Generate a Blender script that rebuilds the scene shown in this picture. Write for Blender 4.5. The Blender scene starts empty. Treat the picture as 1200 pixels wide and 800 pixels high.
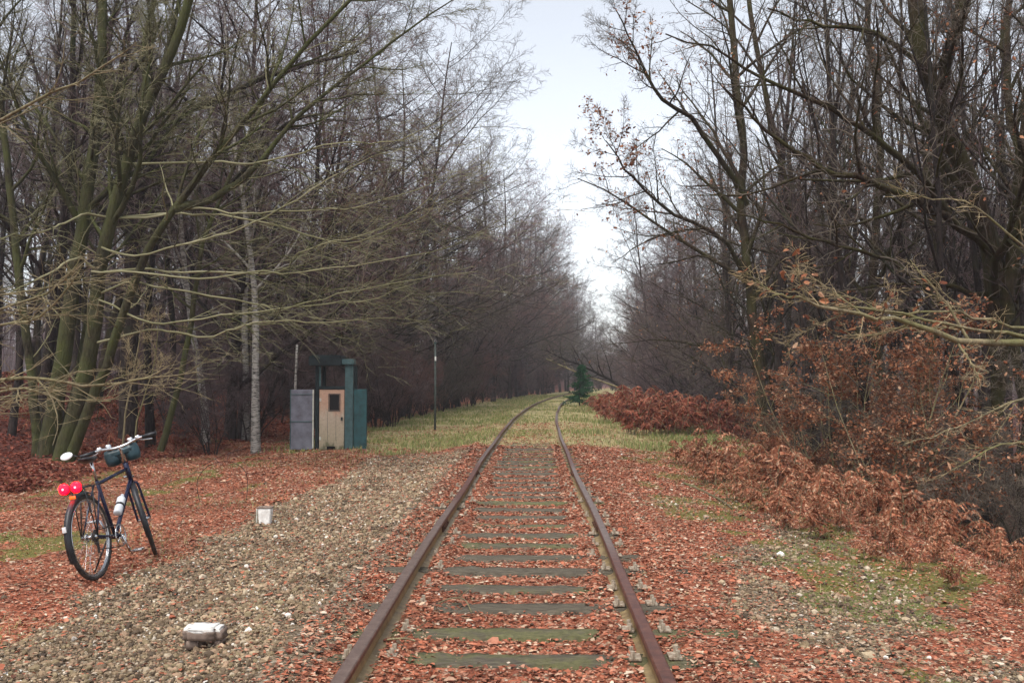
import bpy, bmesh, math, random
import numpy as np
from mathutils import Vector, Matrix, Euler

random.seed(7)
RNG = np.random.default_rng(7)
PI = math.pi
sc = bpy.context.scene
COL = sc.collection

# ------------------------------------------------------------------ camera model
F = 1150.0                                   # focal length for a 1200 px wide frame
CAMZ = 1.48
PITCH = math.atan(45 / F)

def at(px, py, d):
    """world point on the sight line of a pixel, at depth y = d"""
    u, v = (px - 600) / F, (400 - py) / F
    y = math.cos(PITCH) - v * math.sin(PITCH)
    z = math.sin(PITCH) + v * math.cos(PITCH)
    return Vector((u / y * d, d, CAMZ + z / y * d))

# ------------------------------------------------------------------ noise and terrain
def _hash(i, j, seed):
    n = (i * 374761393 + j * 668265263 + seed * 974634777) & 0xffffffff
    n = ((n ^ (n >> 13)) * 1274126177) & 0xffffffff
    return ((n ^ (n >> 16)) & 0xffff) / 65535.0

def vnoise(x, y, seed=0):
    x = np.asarray(x, float); y = np.asarray(y, float)
    i = np.floor(x).astype(np.int64); j = np.floor(y).astype(np.int64)
    fx = x - i; fy = y - j
    fx = fx * fx * (3 - 2 * fx); fy = fy * fy * (3 - 2 * fy)
    a = _hash(i, j, seed); b = _hash(i + 1, j, seed); c = _hash(i, j + 1, seed); d = _hash(i + 1, j + 1, seed)
    return (a * (1 - fx) + b * fx) * (1 - fy) + (c * (1 - fx) + d * fx) * fy

def fbm(x, y, seed=0, o=4):
    s = 0; a = .5; t = 0
    for k in range(o):
        s = s + a * vnoise(x * 2 ** k, y * 2 ** k, seed + 17 * k); t += a; a *= .55
    return s / t

def tx(y):
    y = np.asarray(y, float)
    e = np.clip(y - 20, 0, 130)
    return -0.15 + 0.0235 * y + 0.0007 * e ** 2 + 0.182 * np.clip(y - 150, 0, None)

def sm(a, b, x):
    t = np.clip((x - a) / (b - a), 0, 1)
    return t * t * (3 - 2 * t)

def zbase(x, y):
    x = np.asarray(x, float); y = np.asarray(y, float)
    s = x - tx(y)
    z = np.zeros_like(s)
    z = z - 0.13 * sm(1.3, 2.2, -s) - 0.07 * sm(3, 8, -s) + 1.9 * sm(9.5, 21, -s)
    edge = 4.0 + 1.2 * sm(18, 24, y) + .35 * (vnoise(y * .6, y * 0, 5) - .5)
    z = z - 0.12 * sm(1.2, 3.2, s) - 1.75 * sm(0, 3.2, s - edge)
    z = z + (fbm(x * .35, y * .35, 3) - .5) * .5 * sm(3.5, 9, np.abs(s))
    return z

def zfun(x, y):
    x = np.asarray(x, float); y = np.asarray(y, float)
    s = x - tx(y); a = np.abs(s)
    z = zbase(x, y)
    z = z + (fbm(x * 2.2, y * 2.2, 11) - .5) * (.03 + .05 * sm(1.5, 4.5, a))
    z = z + .045 * np.exp(-((a - .60) / .09) ** 2) * (.4 + vnoise(x * 3, y * 3, 8)) * (1 - .8 * sm(20, 24, y))
    z = z - .02 * (1 - sm(1.2, 1.5, a)) * (1 - sm(20, 23, y))
    z = z + .02 * np.exp(-((a - 1.2) / .2) ** 2) * (y < 23)
    z = z + (.016 + .035 * vnoise(x * 2.2, y * 2.2, 9)) * np.exp(-((a - 1.08) / .17) ** 2)
    return z

def masks(x, y):
    """gravel, moss, grass weights on the ground"""
    s = x - tx(y)
    wob = (fbm(x * 1.1, y * 1.1, 21) - .5) * 1.0
    g = sm(-.12, .12, np.minimum(s + 3.12 + wob * .7, -1.02 - s + wob * .25)) * (1 - sm(20.0, 22.0, y + wob))
    pr = fbm(x * 1.3, y * .9, 31)
    gr = sm(-.1, .15, np.minimum(s - 1.55 + wob, 3.0 - s + wob)) * sm(.48, .66, pr + .10 * (1 - sm(7, 12, y))) * (1 - sm(10, 14, y)) * .8
    gravel = np.maximum(g, gr)
    mo = fbm(x * 1.6, y * 1.2, 41)
    moss = sm(.50, .62, mo + .07 * np.exp(-((s - 2.6) / .7) ** 2)) * sm(1.3, 1.8, s) * (1 - sm(3.6, 4.4, s))
    moss = np.maximum(moss, sm(.58, .68, fbm(x * 1.3, y * .8, 51)) * sm(3.6, 4.4, -s) * .9)
    grass = sm(21.0, 23.2, y + (fbm(x * .8, y * .8, 61) - .5) * 4 - 1.0 * sm(3, 6, -s) + 1.5 * sm(3.4, 4.4, s)) * (1 - sm(4.6, 6.6, -s + wob * 1.5)) * (1 - sm(5.2, 7, s + wob))
    gravel = gravel * (1 - grass)
    return gravel, moss, grass

# ------------------------------------------------------------------ mesh helpers
def mesh_np(name, V, faces, smooth=True):
    """faces: list of int arrays (n, k)"""
    me = bpy.data.meshes.new(name)
    V = np.asarray(V, np.float32)
    faces = [np.asarray(f, np.int32) for f in faces if len(f)]
    nl = sum(f.size for f in faces); nf = sum(len(f) for f in faces)
    me.vertices.add(len(V)); me.vertices.foreach_set('co', V.ravel())
    me.loops.add(nl); me.polygons.add(nf)
    me.loops.foreach_set('vertex_index', np.concatenate([f.ravel() for f in faces]))
    tot = np.concatenate([np.full(len(f), f.shape[1], np.int32) for f in faces])
    st = np.concatenate([[0], np.cumsum(tot)[:-1]]).astype(np.int32)
    me.polygons.foreach_set('loop_start', st)
    me.polygons.foreach_set('loop_total', tot)
    me.polygons.foreach_set('use_smooth', np.full(nf, smooth, bool))
    me.update(calc_edges=True)
    return me

def link(name, me, mat=None, parent=None):
    o = bpy.data.objects.new(name, me); COL.objects.link(o)
    if mat is not None:
        me.materials.clear(); me.materials.append(mat)
    if parent is not None: o.parent = parent
    return o

def tag(o, label=None, cat=None, group=None, kind=None):
    if label: o['label'] = label
    if cat: o['category'] = cat
    if group: o['group'] = group
    if kind: o['kind'] = kind
    return o

def empty(name, loc=(0, 0, 0), label=None, cat=None, group=None):
    o = bpy.data.objects.new(name, None); COL.objects.link(o)
    o.location = loc; o.empty_display_size = .2
    return tag(o, label, cat, group)

def copy_tree(o, parent=None):
    kids = list(o.children)
    c = o.copy(); COL.objects.link(c)
    if parent is not None: c.parent = parent
    for k in kids: copy_tree(k, c)
    return c

def tubes(P, R, sides=3, cap=False):
    """P (M,N,3), R (M,N) -> verts, quads"""
    M, N, _ = P.shape
    T = np.empty_like(P)
    T[:, 1:-1] = P[:, 2:] - P[:, :-2]; T[:, 0] = P[:, 1] - P[:, 0]; T[:, -1] = P[:, -1] - P[:, -2]
    T /= np.linalg.norm(T, axis=2, keepdims=True) + 1e-9
    mean = np.abs(T.mean(axis=1))
    ref = np.zeros((M, 3)); ref[np.arange(M), mean.argmin(axis=1)] = 1
    A = np.cross(T, ref[:, None, :]); A /= np.linalg.norm(A, axis=2, keepdims=True) + 1e-9
    B = np.cross(T, A)
    ang = np.arange(sides) * 2 * PI / sides
    V = P[:, :, None, :] + R[:, :, None, None] * (A[:, :, None, :] * np.cos(ang)[None, None, :, None] + B[:, :, None, :] * np.sin(ang)[None, None, :, None])
    idx = np.arange(M * N * sides).reshape(M, N, sides)
    a = idx[:, :-1, :]; b = np.roll(a, -1, axis=2); d = idx[:, 1:, :]; c = np.roll(d, -1, axis=2)
    Q = np.stack([a, b, c, d], axis=-1).reshape(-1, 4)
    return V.reshape(-1, 3), Q

class Acc:
    """collects vertex / face arrays"""
    def __init__(s): s.V = []; s.Fs = {}; s.n = 0
    def add(s, V, *faces):
        for f in faces:
            f = np.asarray(f, np.int64)
            if len(f): s.Fs.setdefault(f.shape[1], []).append(f + s.n)
        s.V.append(np.asarray(V, float)); s.n += len(V)
        return s
    def tubes(s, P, R, sides=3):
        if len(P): s.add(*tubes(P, R, sides))
        return s
    def tube(s, pts, r, sides=8, caps=True):
        P = np.array([list(p) for p in pts], float)[None]
        R = np.full((1, P.shape[1]), r, float) if np.isscalar(r) else np.array(r, float)[None]
        V, Q = tubes(P, R, sides)
        n0 = s.n
        s.add(V, Q)
        if caps:
            N = P.shape[1]
            s.Fs.setdefault(sides, []).append(np.array([list(range(sides - 1, -1, -1)), list(range((N - 1) * sides, N * sides))]) + n0)
        return s
    def box(s, c, size, rot=None, bev=0.0):
        bm = bmesh.new(); bmesh.ops.create_cube(bm, size=1)
        bmesh.ops.scale(bm, vec=size, verts=bm.verts)
        if bev: bmesh.ops.bevel(bm, geom=list(bm.edges), offset=bev, segments=2, affect='EDGES', profile=.6)
        return s.bm(bm, Matrix.Translation(c) @ (rot.to_4x4() if rot is not None else Matrix.Identity(4)))
    def bm(s, bm, mtx=None):
        if mtx is not None: bmesh.ops.transform(bm, matrix=mtx, verts=bm.verts)
        bm.verts.index_update()
        V = [v.co[:] for v in bm.verts]
        d = {}
        for f in bm.faces: d.setdefault(len(f.verts), []).append([v.index for v in f.verts])
        bm.free()
        return s.add(V, *[np.array(x) for x in d.values()])
    def build(s, name, mat, parent=None, smooth=True):
        me = mesh_np(name, np.concatenate(s.V), [np.concatenate(x) for x in s.Fs.values()], smooth)
        return link(name, me, mat, parent)
    def mesh(s, name, smooth=True):
        return mesh_np(name, np.concatenate(s.V), [np.concatenate(x) for x in s.Fs.values()], smooth)

def spline(pts, n):
    """Catmull-Rom through pts, n samples"""
    p = np.array([list(q) for q in pts], float)
    p = np.vstack([2 * p[0] - p[1], p, 2 * p[-1] - p[-2]])
    m = len(p) - 3
    u = np.linspace(0, m - 1e-6, n); i = u.astype(int); t = (u - i)[:, None]
    a, b, c, d = p[i], p[i + 1], p[i + 2], p[i + 3]
    return .5 * (2 * b + (c - a) * t + (2 * a - 5 * b + 4 * c - d) * t ** 2 + (3 * b - a - 3 * c + d) * t ** 3)

# ------------------------------------------------------------------ materials
class NT:
    def __init__(s, name):
        s.m = bpy.data.materials.new(name); s.m.use_nodes = True
        s.t = s.m.node_tree; s.t.nodes.clear()
        s.out = s.n('ShaderNodeOutputMaterial')
        s.b = s.n('ShaderNodeBsdfPrincipled'); s.l(s.b.outputs[0], s.out.inputs[0])
    def n(s, t, **k):
        o = s.t.nodes.new(t)
        for a, v in k.items(): setattr(o, a, v)
        return o
    def l(s, a, b): s.t.links.new(a, b)
    def pos(s, obj=False):
        if obj: return s.n('ShaderNodeTexCoord').outputs['Object']
        return s.n('ShaderNodeNewGeometry').outputs['Position']
    def noise(s, scale, detail=4, rough=.6, vec=None, out='Fac'):
        o = s.n('ShaderNodeTexNoise'); o.inputs['Scale'].default_value = scale
        o.inputs['Detail'].default_value = detail; o.inputs['Roughness'].default_value = rough
        if vec is not None: s.l(vec, o.inputs['Vector'])
        return o.outputs[out]
    def voro(s, scale, vec=None, out='Color', feature='F1'):
        o = s.n('ShaderNodeTexVoronoi', feature=feature); o.inputs['Scale'].default_value = scale
        if vec is not None: s.l(vec, o.inputs['Vector'])
        return o.outputs[out]
    def ramp(s, fac, stops, interp='LINEAR'):
        o = s.n('ShaderNodeValToRGB'); e = o.color_ramp.elements; o.color_ramp.interpolation = interp
        while len(e) < len(stops): e.new(.5)
        for k, (p, c) in zip(e, stops): k.position = p; k.color = (*c, 1) if len(c) == 3 else c
        s.l(fac, o.inputs[0]); return o.outputs[0]
    def mix(s, f, a, b, mode='MIX'):
        o = s.n('ShaderNodeMix', data_type='RGBA', blend_type=mode)
        for sock, v in ((o.inputs[0], f), (o.inputs[6], a), (o.inputs[7], b)):
            if isinstance(v, (int, float)): sock.default_value = v
            elif isinstance(v, tuple): sock.default_value = (*v, 1)
            else: s.l(v, sock)
        return o.outputs[2]
    def math(s, op, a, b=0.0, clamp=False):
        o = s.n('ShaderNodeMath', operation=op, use_clamp=clamp)
        for sock, v in ((o.inputs[0], a), (o.inputs[1], b)):
            if isinstance(v, (int, float)): sock.default_value = v
            else: s.l(v, sock)
        return o.outputs[0]
    def mapping(s, vec, scale=(1, 1, 1)):
        o = s.n('ShaderNodeMapping'); o.inputs['Scale'].default_value = scale
        s.l(vec, o.inputs[0]); return o.outputs[0]
    def bump(s, h, strength=.5, dist=.02):
        o = s.n('ShaderNodeBump'); o.inputs['Strength'].default_value = strength; o.inputs['Distance'].default_value = dist
        s.l(h, o.inputs['Height']); s.l(o.outputs[0], s.b.inputs['Normal'])
    def attr(s, name): 
        o = s.n('ShaderNodeAttribute'); o.attribute_name = name; return o.outputs['Fac']
    def island(s): return s.n('ShaderNodeNewGeometry').outputs['Random Per Island']
    def objrand(s): return s.n('ShaderNodeObjectInfo').outputs['Random']
    def fin(s, col, rough=.9, metal=0.0, spec=.2):
        i = s.b.inputs
        if isinstance(col, tuple): i['Base Color'].default_value = (*col, 1)
        else: s.l(col, i['Base Color'])
        i['Roughness'].default_value = rough; i['Metallic'].default_value = metal
        i['Specular IOR Level'].default_value = spec
        return s.m

def island_mat(name, stops, rough=.85, spec=.15, trans=0.0, vary=.25):
    t = NT(name)
    c = t.ramp(t.island(), stops)
    n = t.noise(60, 2, .6, t.pos())
    c = t.mix(vary, c, t.ramp(n, [(.3, (.3, .3, .3)), (.7, (1.5, 1.5, 1.5))]), 'MULTIPLY')
    c = t.mix(1.0, c, t.ramp(t.noise(1.7, 4, .65, t.pos()), [(.3, (.58, .55, .55)), (.55, (1, 1, 1)), (.75, (1.15, 1.18, 1.15))]), 'MULTIPLY')
    m = t.fin(c, rough, 0, spec)
    if trans:
        tr = t.n('ShaderNodeBsdfTranslucent'); t.l(c, tr.inputs[0])
        mx = t.n('ShaderNodeMixShader'); mx.inputs[0].default_value = trans
        t.l(t.b.outputs[0], mx.inputs[1]); t.l(tr.outputs[0], mx.inputs[2]); t.l(mx.outputs[0], t.out.inputs[0])
    return m

def bark_mat(name, dark, mid, moss, moss_amt=.45, scale=9, rnd=.25):
    t = NT(name)
    p = t.pos(True)
    v = t.mapping(p, (1, 1, .28))
    n = t.noise(scale * 2.2, 6, .7, v)
    n2 = t.noise(scale * .5, 5, .75, v)
    c = t.ramp(t.math('ADD', t.math('MULTIPLY', n, .6), t.math('MULTIPLY', n2, .4)), [(.38, dark), (.58, mid)])
    m = t.noise(1.1, 4, .65, p)
    f = t.ramp(m, [(.62 - moss_amt * .4, (0, 0, 0)), (.80 - moss_amt * .3, (1, 1, 1))])
    c = t.mix(f, c, moss)
    r = t.ramp(t.objrand(), [(0, (1 - rnd,) * 3), (1, (1 + rnd,) * 3)])
    c = t.mix(1.0, c, r, 'MULTIPLY')
    t.bump(n, 1.0, .05)
    return t.fin(c, .92, 0, .15)

def twig_mat(name, a, b, rnd=.25):
    t = NT(name)
    c = t.ramp(t.noise(.8, 3, .6, t.pos(True)), [(.35, a), (.65, b)])
    r = t.ramp(t.objrand(), [(0, (1 - rnd, 1 - rnd, 1 - rnd)), (.5, (1, 1, 1)), (1, (1 + rnd, 1 + rnd * .85, 1 + rnd * .8))])
    c = t.mix(1.0, c, r, 'MULTIPLY')
    return t.fin(c, .8, 0, .2)

def plain(name, c, rough=.5, metal=0.0, spec=.4, grime=None, gs=12):
    t = NT(name)
    n = t.noise(gs, 5, .65, t.pos(True))
    g = grime or tuple(x * .5 for x in c)
    col = t.ramp(n, [(.32, g), (.6, c)])
    return t.fin(col, rough, metal, spec)

M = {}
M['bark_dark'] = bark_mat('bark_dark', (.012, .009, .008), (.052, .038, .034), (.038, .042, .018), .25)
M['bark_moss'] = bark_mat('bark_moss', (.016, .013, .009), (.078, .064, .038), (.072, .078, .026), .62)
M['bark_oak'] = bark_mat('bark_oak', (.012, .008, .006), (.060, .040, .025), (.048, .046, .015), .5)
M['bark_pale'] = bark_mat('bark_pale', (.10, .08, .05), (.32, .26, .155), (.20, .19, .08), .40)
M['twig_plum'] = twig_mat('twig_plum', (.085, .058, .058), (.155, .108, .106))
M['twig_grey'] = twig_mat('twig_grey', (.075, .060, .048), (.140, .116, .088))
M['twig_red'] = twig_mat('twig_red', (.120, .062, .056), (.200, .110, .096))
M['twig_green'] = twig_mat('twig_green', (.12, .115, .058), (.225, .21, .125))
M['twig_tan'] = twig_mat('twig_tan', (.26, .20, .11), (.42, .34, .20))
M['needles'] = island_mat('needles', [(0, (.010, .05, .022)), (.6, (.022, .09, .038)), (1, (.05, .14, .055))])
t = NT('birch_bark')
pb = t.pos(True)
nb = t.noise(7, 4, .7, t.mapping(pb, (1, 1, 4)))
M['birch'] = t.fin(t.ramp(nb, [(.38, (.03, .025, .022)), (.5, (.26, .235, .21)), (.8, (.46, .43, .39))]), .8)

LEAF = [(0, (.13, .045, .027)), (.18, (.25, .078, .042)), (.4, (.37, .115, .060)), (.62, (.42, .155, .088)), (.82, (.44, .24, .160)), (.94, (.46, .33, .22)), (1, (.58, .49, .38))]
M['leaf'] = island_mat('fallen_leaf', LEAF, .75, .25)
M['leaf_dry'] = island_mat('dry_leaf', [(0, (.12, .038, .022)), (.4, (.32, .12, .06)), (.75, (.48, .22, .115)), (1, (.62, .40, .26))], .8, .2, .25)
M['leaf_red'] = island_mat('red_leaf', [(0, (.07, .016, .012)), (.5, (.19, .050, .032)), (1, (.32, .11, .07))], .8, .2, .2)
M['bracken'] = island_mat('bracken_frond', [(0, (.15, .045, .026)), (.5, (.34, .125, .066)), (.85, (.46, .225, .13)), (1, (.60, .40, .27))], .85, .15, .2)
M['bracken_red'] = island_mat('red_bracken_frond', [(0, (.12, .030, .021)), (.5, (.26, .075, .046)), (1, (.42, .17, .105))], .85, .15, .2)
M['grass'] = island_mat('grass_blade', [(0, (.14, .19, .055)), (.4, (.26, .29, .10)), (.7, (.42, .38, .18)), (1, (.54, .40, .23))], .8, .2, .25)
M['grass_green'] = island_mat('green_grass_blade', [(0, (.13, .20, .05)), (.6, (.25, .32, .10)), (1, (.42, .40, .17))], .8, .2, .25)
M['stone'] = island_mat('gravel_stone', [(0, (.06, .042, .028)), (.3, (.17, .118, .072)), (.55, (.24, .185, .105)), (.75, (.31, .20, .13)), (.9, (.36, .28, .18)), (.975, (.46, .38, .28)), (1, (.80, .77, .70))], .8, .25, 0, .3)

def ground_mat():
    t = NT('ground_cover'); p = t.pos()
    # leaf litter
    nw = t.n('ShaderNodeVectorMath', operation='ADD'); t.l(p, nw.inputs[0])
    wn = t.n('ShaderNodeVectorMath', operation='SCALE'); t.l(t.noise(9, 3, .6, p, 'Color'), wn.inputs[0]); wn.inputs['Scale'].default_value = .08
    t.l(wn.outputs[0], nw.inputs[1]); w = nw.outputs[0]
    v1 = t.n('ShaderNodeTexVoronoi'); v1.inputs['Scale'].default_value = 28; t.l(w, v1.inputs['Vector'])
    v2 = t.n('ShaderNodeTexVoronoi'); v2.inputs['Scale'].default_value = 46; t.l(w, v2.inputs['Vector'])
    c1 = t.ramp(t.n('ShaderNodeSeparateColor').outputs[0], LEAF)
    sep = c1.node.inputs[0].links[0].from_node; t.l(v1.outputs['Color'], sep.inputs[0])
    sep2 = t.n('ShaderNodeSeparateColor'); t.l(v2.outputs['Color'], sep2.inputs[0])
    c2 = t.ramp(sep2.outputs[1], [(0, (.06, .02, .014)), (.5, (.20, .07, .04)), (1, (.36, .15, .08))])
    big = t.noise(1.3, 5, .65, p)
    leaf = t.mix(t.ramp(t.noise(14, 3, .6, p), [(.42, (0, 0, 0)), (.58, (1, 1, 1))]), c1, c2)
    leaf = t.mix(.75, leaf, t.ramp(big, [(.3, (.5, .42, .38)), (.7, (1.15, 1.1, 1.1))]), 'MULTIPLY')
    # gravel
    v3 = t.n('ShaderNodeTexVoronoi'); v3.inputs['Scale'].default_value = 48; t.l(w, v3.inputs['Vector'])
    sep3 = t.n('ShaderNodeSeparateColor'); t.l(v3.outputs['Color'], sep3.inputs[0])
    gr = t.ramp(sep3.outputs[0], [(0, (.055, .042, .03)), (.4, (.15, .11, .075)), (.8, (.26, .20, .14)), (.95, (.34, .28, .21)), (1, (.6, .56, .5))])
    gr = t.mix(.6, gr, t.ramp(t.noise(2.5, 5, .7, p), [(.3, (.6, .55, .5)), (.7, (1.1, 1.1, 1.0))]), 'MULTIPLY')
    # moss and grass
    mo = t.ramp(t.noise(40, 4, .7, p), [(.3, (.04, .05, .012)), (.7, (.17, .19, .045))])
    gs = t.ramp(t.noise(7, 6, .75, p), [(.3, (.20, .16, .075)), (.5, (.34, .29, .14)), (.7, (.46, .36, .20))])
    fine = t.math('MULTIPLY', t.math('SUBTRACT', t.noise(11, 4, .7, p), .5), 1.3)
    def thr(a, lo=.4, hi=.6):
        return t.ramp(t.math('ADD', t.attr(a), fine), [(lo, (0, 0, 0)), (hi, (1, 1, 1))])
    c = t.mix(thr('gravel', .35, .6), leaf, gr)
    c = t.mix(t.math('MULTIPLY', thr('moss', .5, .8), .8), c, mo)
    c = t.mix(thr('grass', .35, .65), c, gs)
    # woodland floor, darker and redder litter far from the line
    wf = t.ramp(t.noise(5, 6, .75, p), [(.3, (.035, .014, .012)), (.6, (.11, .040, .030)), (.8, (.19, .075, .05))])
    c = t.mix(t.attr('wood'), c, wf)
    h = t.math('ADD', t.math('MULTIPLY', v1.outputs['Distance'], -1.0), t.math('MULTIPLY', v3.outputs['Distance'], -.8))
    t.bump(h, .7, .03)
    return t.fin(c, .9, 0, .15)

# ------------------------------------------------------------------ ground
def axis(lo, hi, step, far_lo, far_hi, g=1.13):
    a = list(np.arange(lo, hi + 1e-6, step))
    x, s = hi, step
    while x < far_hi: s = min(s * g, 8); x += s; a.append(x)
    x, s = lo, step
    while x > far_lo: s = min(s * g, 8); x -= s; a.insert(0, x)
    return np.array(a)
gx = axis(-11, 8, .085, -260, 260); gy = axis(3, 24, .085, -30, 420, 1.06)
X, Y = np.meshgrid(gx, gy); X = X.ravel(); Y = Y.ravel()
Z = zfun(X, Y)
nx, ny = len(gx), len(gy)
ii = np.arange(nx * ny).reshape(ny, nx)
Q = np.stack([ii[:-1, :-1], ii[:-1, 1:], ii[1:, 1:], ii[1:, :-1]], -1).reshape(-1, 4)
gme = mesh_np('ground', np.stack([X, Y, Z], 1), [Q])
gm, mm, gg = masks(X, Y)
S = X - tx(Y)
wood = np.maximum(sm(7.5, 11, -S + 2 * (fbm(X * .5, Y * .5, 77) - .5)), sm(4.6, 6.2, S))
for nme, arr in (('gravel', gm), ('moss', mm), ('grass', gg), ('wood', wood)):
    a = gme.attributes.new(nme, 'FLOAT', 'POINT'); a.data.foreach_set('value', arr.astype(np.float32))
tag(link('ground', gme, ground_mat()), kind='structure', label='leaf strewn ground with gravel and grass along the line')

# ------------------------------------------------------------------ scattered ground stuff
def rot_mats(n, tilt):
    az = RNG.uniform(0, 2 * PI, n); ti = RNG.normal(0, tilt, n); az2 = RNG.uniform(0, 2 * PI, n)
    def rz(a):
        m = np.zeros((n, 3, 3)); m[:, 0, 0] = np.cos(a); m[:, 0, 1] = -np.sin(a); m[:, 1, 0] = np.sin(a); m[:, 1, 1] = np.cos(a); m[:, 2, 2] = 1; return m
    rx = np.zeros((n, 3, 3)); rx[:, 0, 0] = 1; rx[:, 1, 1] = np.cos(ti); rx[:, 1, 2] = -np.sin(ti); rx[:, 2, 1] = np.sin(ti); rx[:, 2, 2] = np.cos(ti)
    return rz(az) @ rx @ rz(az2)

def leaf_arrays(C, L, W, R, fold=(.1, .6)):
    """folded oval leaves: C (n,3) centres, L lengths, W widths, R (n,3,3)"""
    n = len(C)
    f = RNG.uniform(*fold, n); cu = RNG.normal(0, .25, n)
    base = np.zeros((n, 6, 3))
    us = np.array([-.5, -.22, .2, .5, .2, -.22]); vs = np.array([0, .46, .40, 0, -.40, -.46])
    base[:, :, 0] = us[None] * L[:, None]
    base[:, :, 1] = vs[None] * (W * np.cos(f))[:, None] * RNG.uniform(.8, 1.2, (n, 6))
    base[:, :, 2] = np.abs(vs)[None] * (W * np.sin(f))[:, None] + (us ** 2)[None] * (L * cu)[:, None]
    V = np.einsum('nij,nkj->nki', R, base) + C[:, None, :]
    o = (np.arange(n) * 6)[:, None]
    q1 = o + np.array([0, 1, 2, 3]); q2 = o + np.array([0, 3, 4, 5])
    return V.reshape(-1, 3), np.concatenate([q1, q2])

SLEEP_D = np.arange(3.415, 23.0, .602)
def on_sleeper(x, y):
    s = x - tx(y)
    d = np.abs(((y - .03 * s - SLEEP_D[0] + .301) % .602) - .301)
    return (d < .105) & (np.abs(s) < 1.3) & (y < 22.8)

def rnd_points(n, x0, x1, y0, y1, near=1.0):
    u = RNG.uniform(0, 1, n)
    y = y0 + (y1 - y0) * u ** near
    return tx(y) + RNG.uniform(x0, x1, n), y

# fallen leaves
n = 1000000
x, y = rnd_points(n, -9.5, 5.0, 3.6, 34, 1.5)
s = x - tx(y)
g_, m_, gr_ = masks(x, y)
prob = np.where(s < -3.3, .62, np.where(np.abs(s) < 1.25, 1.0, .75))
prob = np.where((s < -3.3) & (fbm(x * .7, y * .5, 88) < .42), .35, prob)
prob = prob * (1 - .80 * g_) * (1 - .7 * m_) * (1 - .84 * gr_)
prob = np.where(on_sleeper(x, y) & (np.abs(s - .06) < .36 + .16 * vnoise(y * 1.6, y * 0, 71)), prob * (.17 + .75 * sm(.5, .75, fbm(x * 2.6, y * 2.6, 72))), prob)
prob = np.where((np.abs(s) > .45) & (np.abs(s) < 1.2), 1.0 * (1 - .9 * gr_), prob)
prob = np.where(np.abs(np.abs(s) - .75) < .055, 0, prob)
k = RNG.uniform(0, 1, n) < prob * np.clip(y / 10, .55, 1.0)
x, y = x[k], y[k]; n = len(x)
L = RNG.lognormal(math.log(.0195), .45, n).clip(.009, .055) * np.where(RNG.uniform(0, 1, n) < .05, 1.6, 1) * (1 + .55 * sm(8, 24, y)); W = L * RNG.uniform(.45, .95, n)
C = np.stack([x, y, zfun(x, y) + RNG.uniform(.003, .022, n)], 1)
acc = Acc(); acc.add(*leaf_arrays(C, L, W, rot_mats(n, .27)))
tag(acc.build('fallen_leaves', M['leaf'], smooth=False), 'orange brown fallen leaves strewn over track and verges', kind='stuff')

# dark red litter on the woodland floor
n = 120000
y = 15 + 35 * RNG.uniform(0, 1, n) ** 1.4; x = np.where(RNG.uniform(0, 1, n) < .7, tx(y) - RNG.uniform(7.5, 26, n), tx(y) + RNG.uniform(4.6, 14, n))
k = np.abs(x / y) < .56; x, y = x[k], y[k]; n = len(x)
L = RNG.uniform(.05, .11, n); acc = Acc()
acc.add(*leaf_arrays(np.stack([x, y, zfun(x, y) + RNG.uniform(.01, .07, n)], 1), L, L * RNG.uniform(.5, .8, n), rot_mats(n, .5)))
tag(acc.build('leaf_litter', M['leaf_red'], smooth=False), 'dark red leaf litter under the trees', kind='stuff')

# gravel stones
def ico(sub):
    bm = bmesh.new(); bmesh.ops.create_icosphere(bm, subdivisions=sub, radius=1)
    V = np.array([v.co[:] for v in bm.verts]); Fc = np.array([[v.index for v in f.verts] for f in bm.faces]); bm.free(); return V, Fc
def stones(acc, x, y, r, sub, sink=.3):
    V0, F0 = ico(sub); n = len(x); m = len(V0)
    sc_ = r[:, None] * RNG.uniform(.6, 1.25, (n, 3)) * np.array([1, 1, .75])
    dv = V0[None] * RNG.uniform(.68, 1.2, (n, m, 1)) * sc_[:, None, :]
    V = np.einsum('nij,nkj->nki', rot_mats(n, .4), dv) + np.stack([x, y, zfun(x, y) + r * sink], 1)[:, None, :]
    acc.add(V.reshape(-1, 3), (F0[None] + (np.arange(n) * m)[:, None, None]).reshape(-1, 3))
acc = Acc()
n = 250000
x, y = rnd_points(n, -4.3, 3.6, 3.8, 22, 1.5)
g_, m_, gr_ = masks(x, y); s = x - tx(y)
p_ = np.where(np.abs(s) < 1.25, .05, np.where(s < -1, g_ * .95 + .03, g_ * .65 + .05)) * (1 - gr_)
p_ = np.where(on_sleeper(x, y), p_ * .15, p_); p_ = np.where(np.abs(np.abs(s) - .75) < .1, 0, p_)
k = RNG.uniform(0, 1, n) < p_
x, y = x[k], y[k]; r = RNG.lognormal(math.log(.0095), .45, len(x)).clip(.004, .036)
nr = y < 10
stones(acc, x[nr], y[nr], r[nr], 2 if False else 1); stones(acc, x[~nr], y[~nr], r[~nr] * 1.15, 1)
tag(acc.build('gravel', M['stone'], smooth=False), 'grey and tan rounded gravel beside the left rail', kind='stuff')

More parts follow.
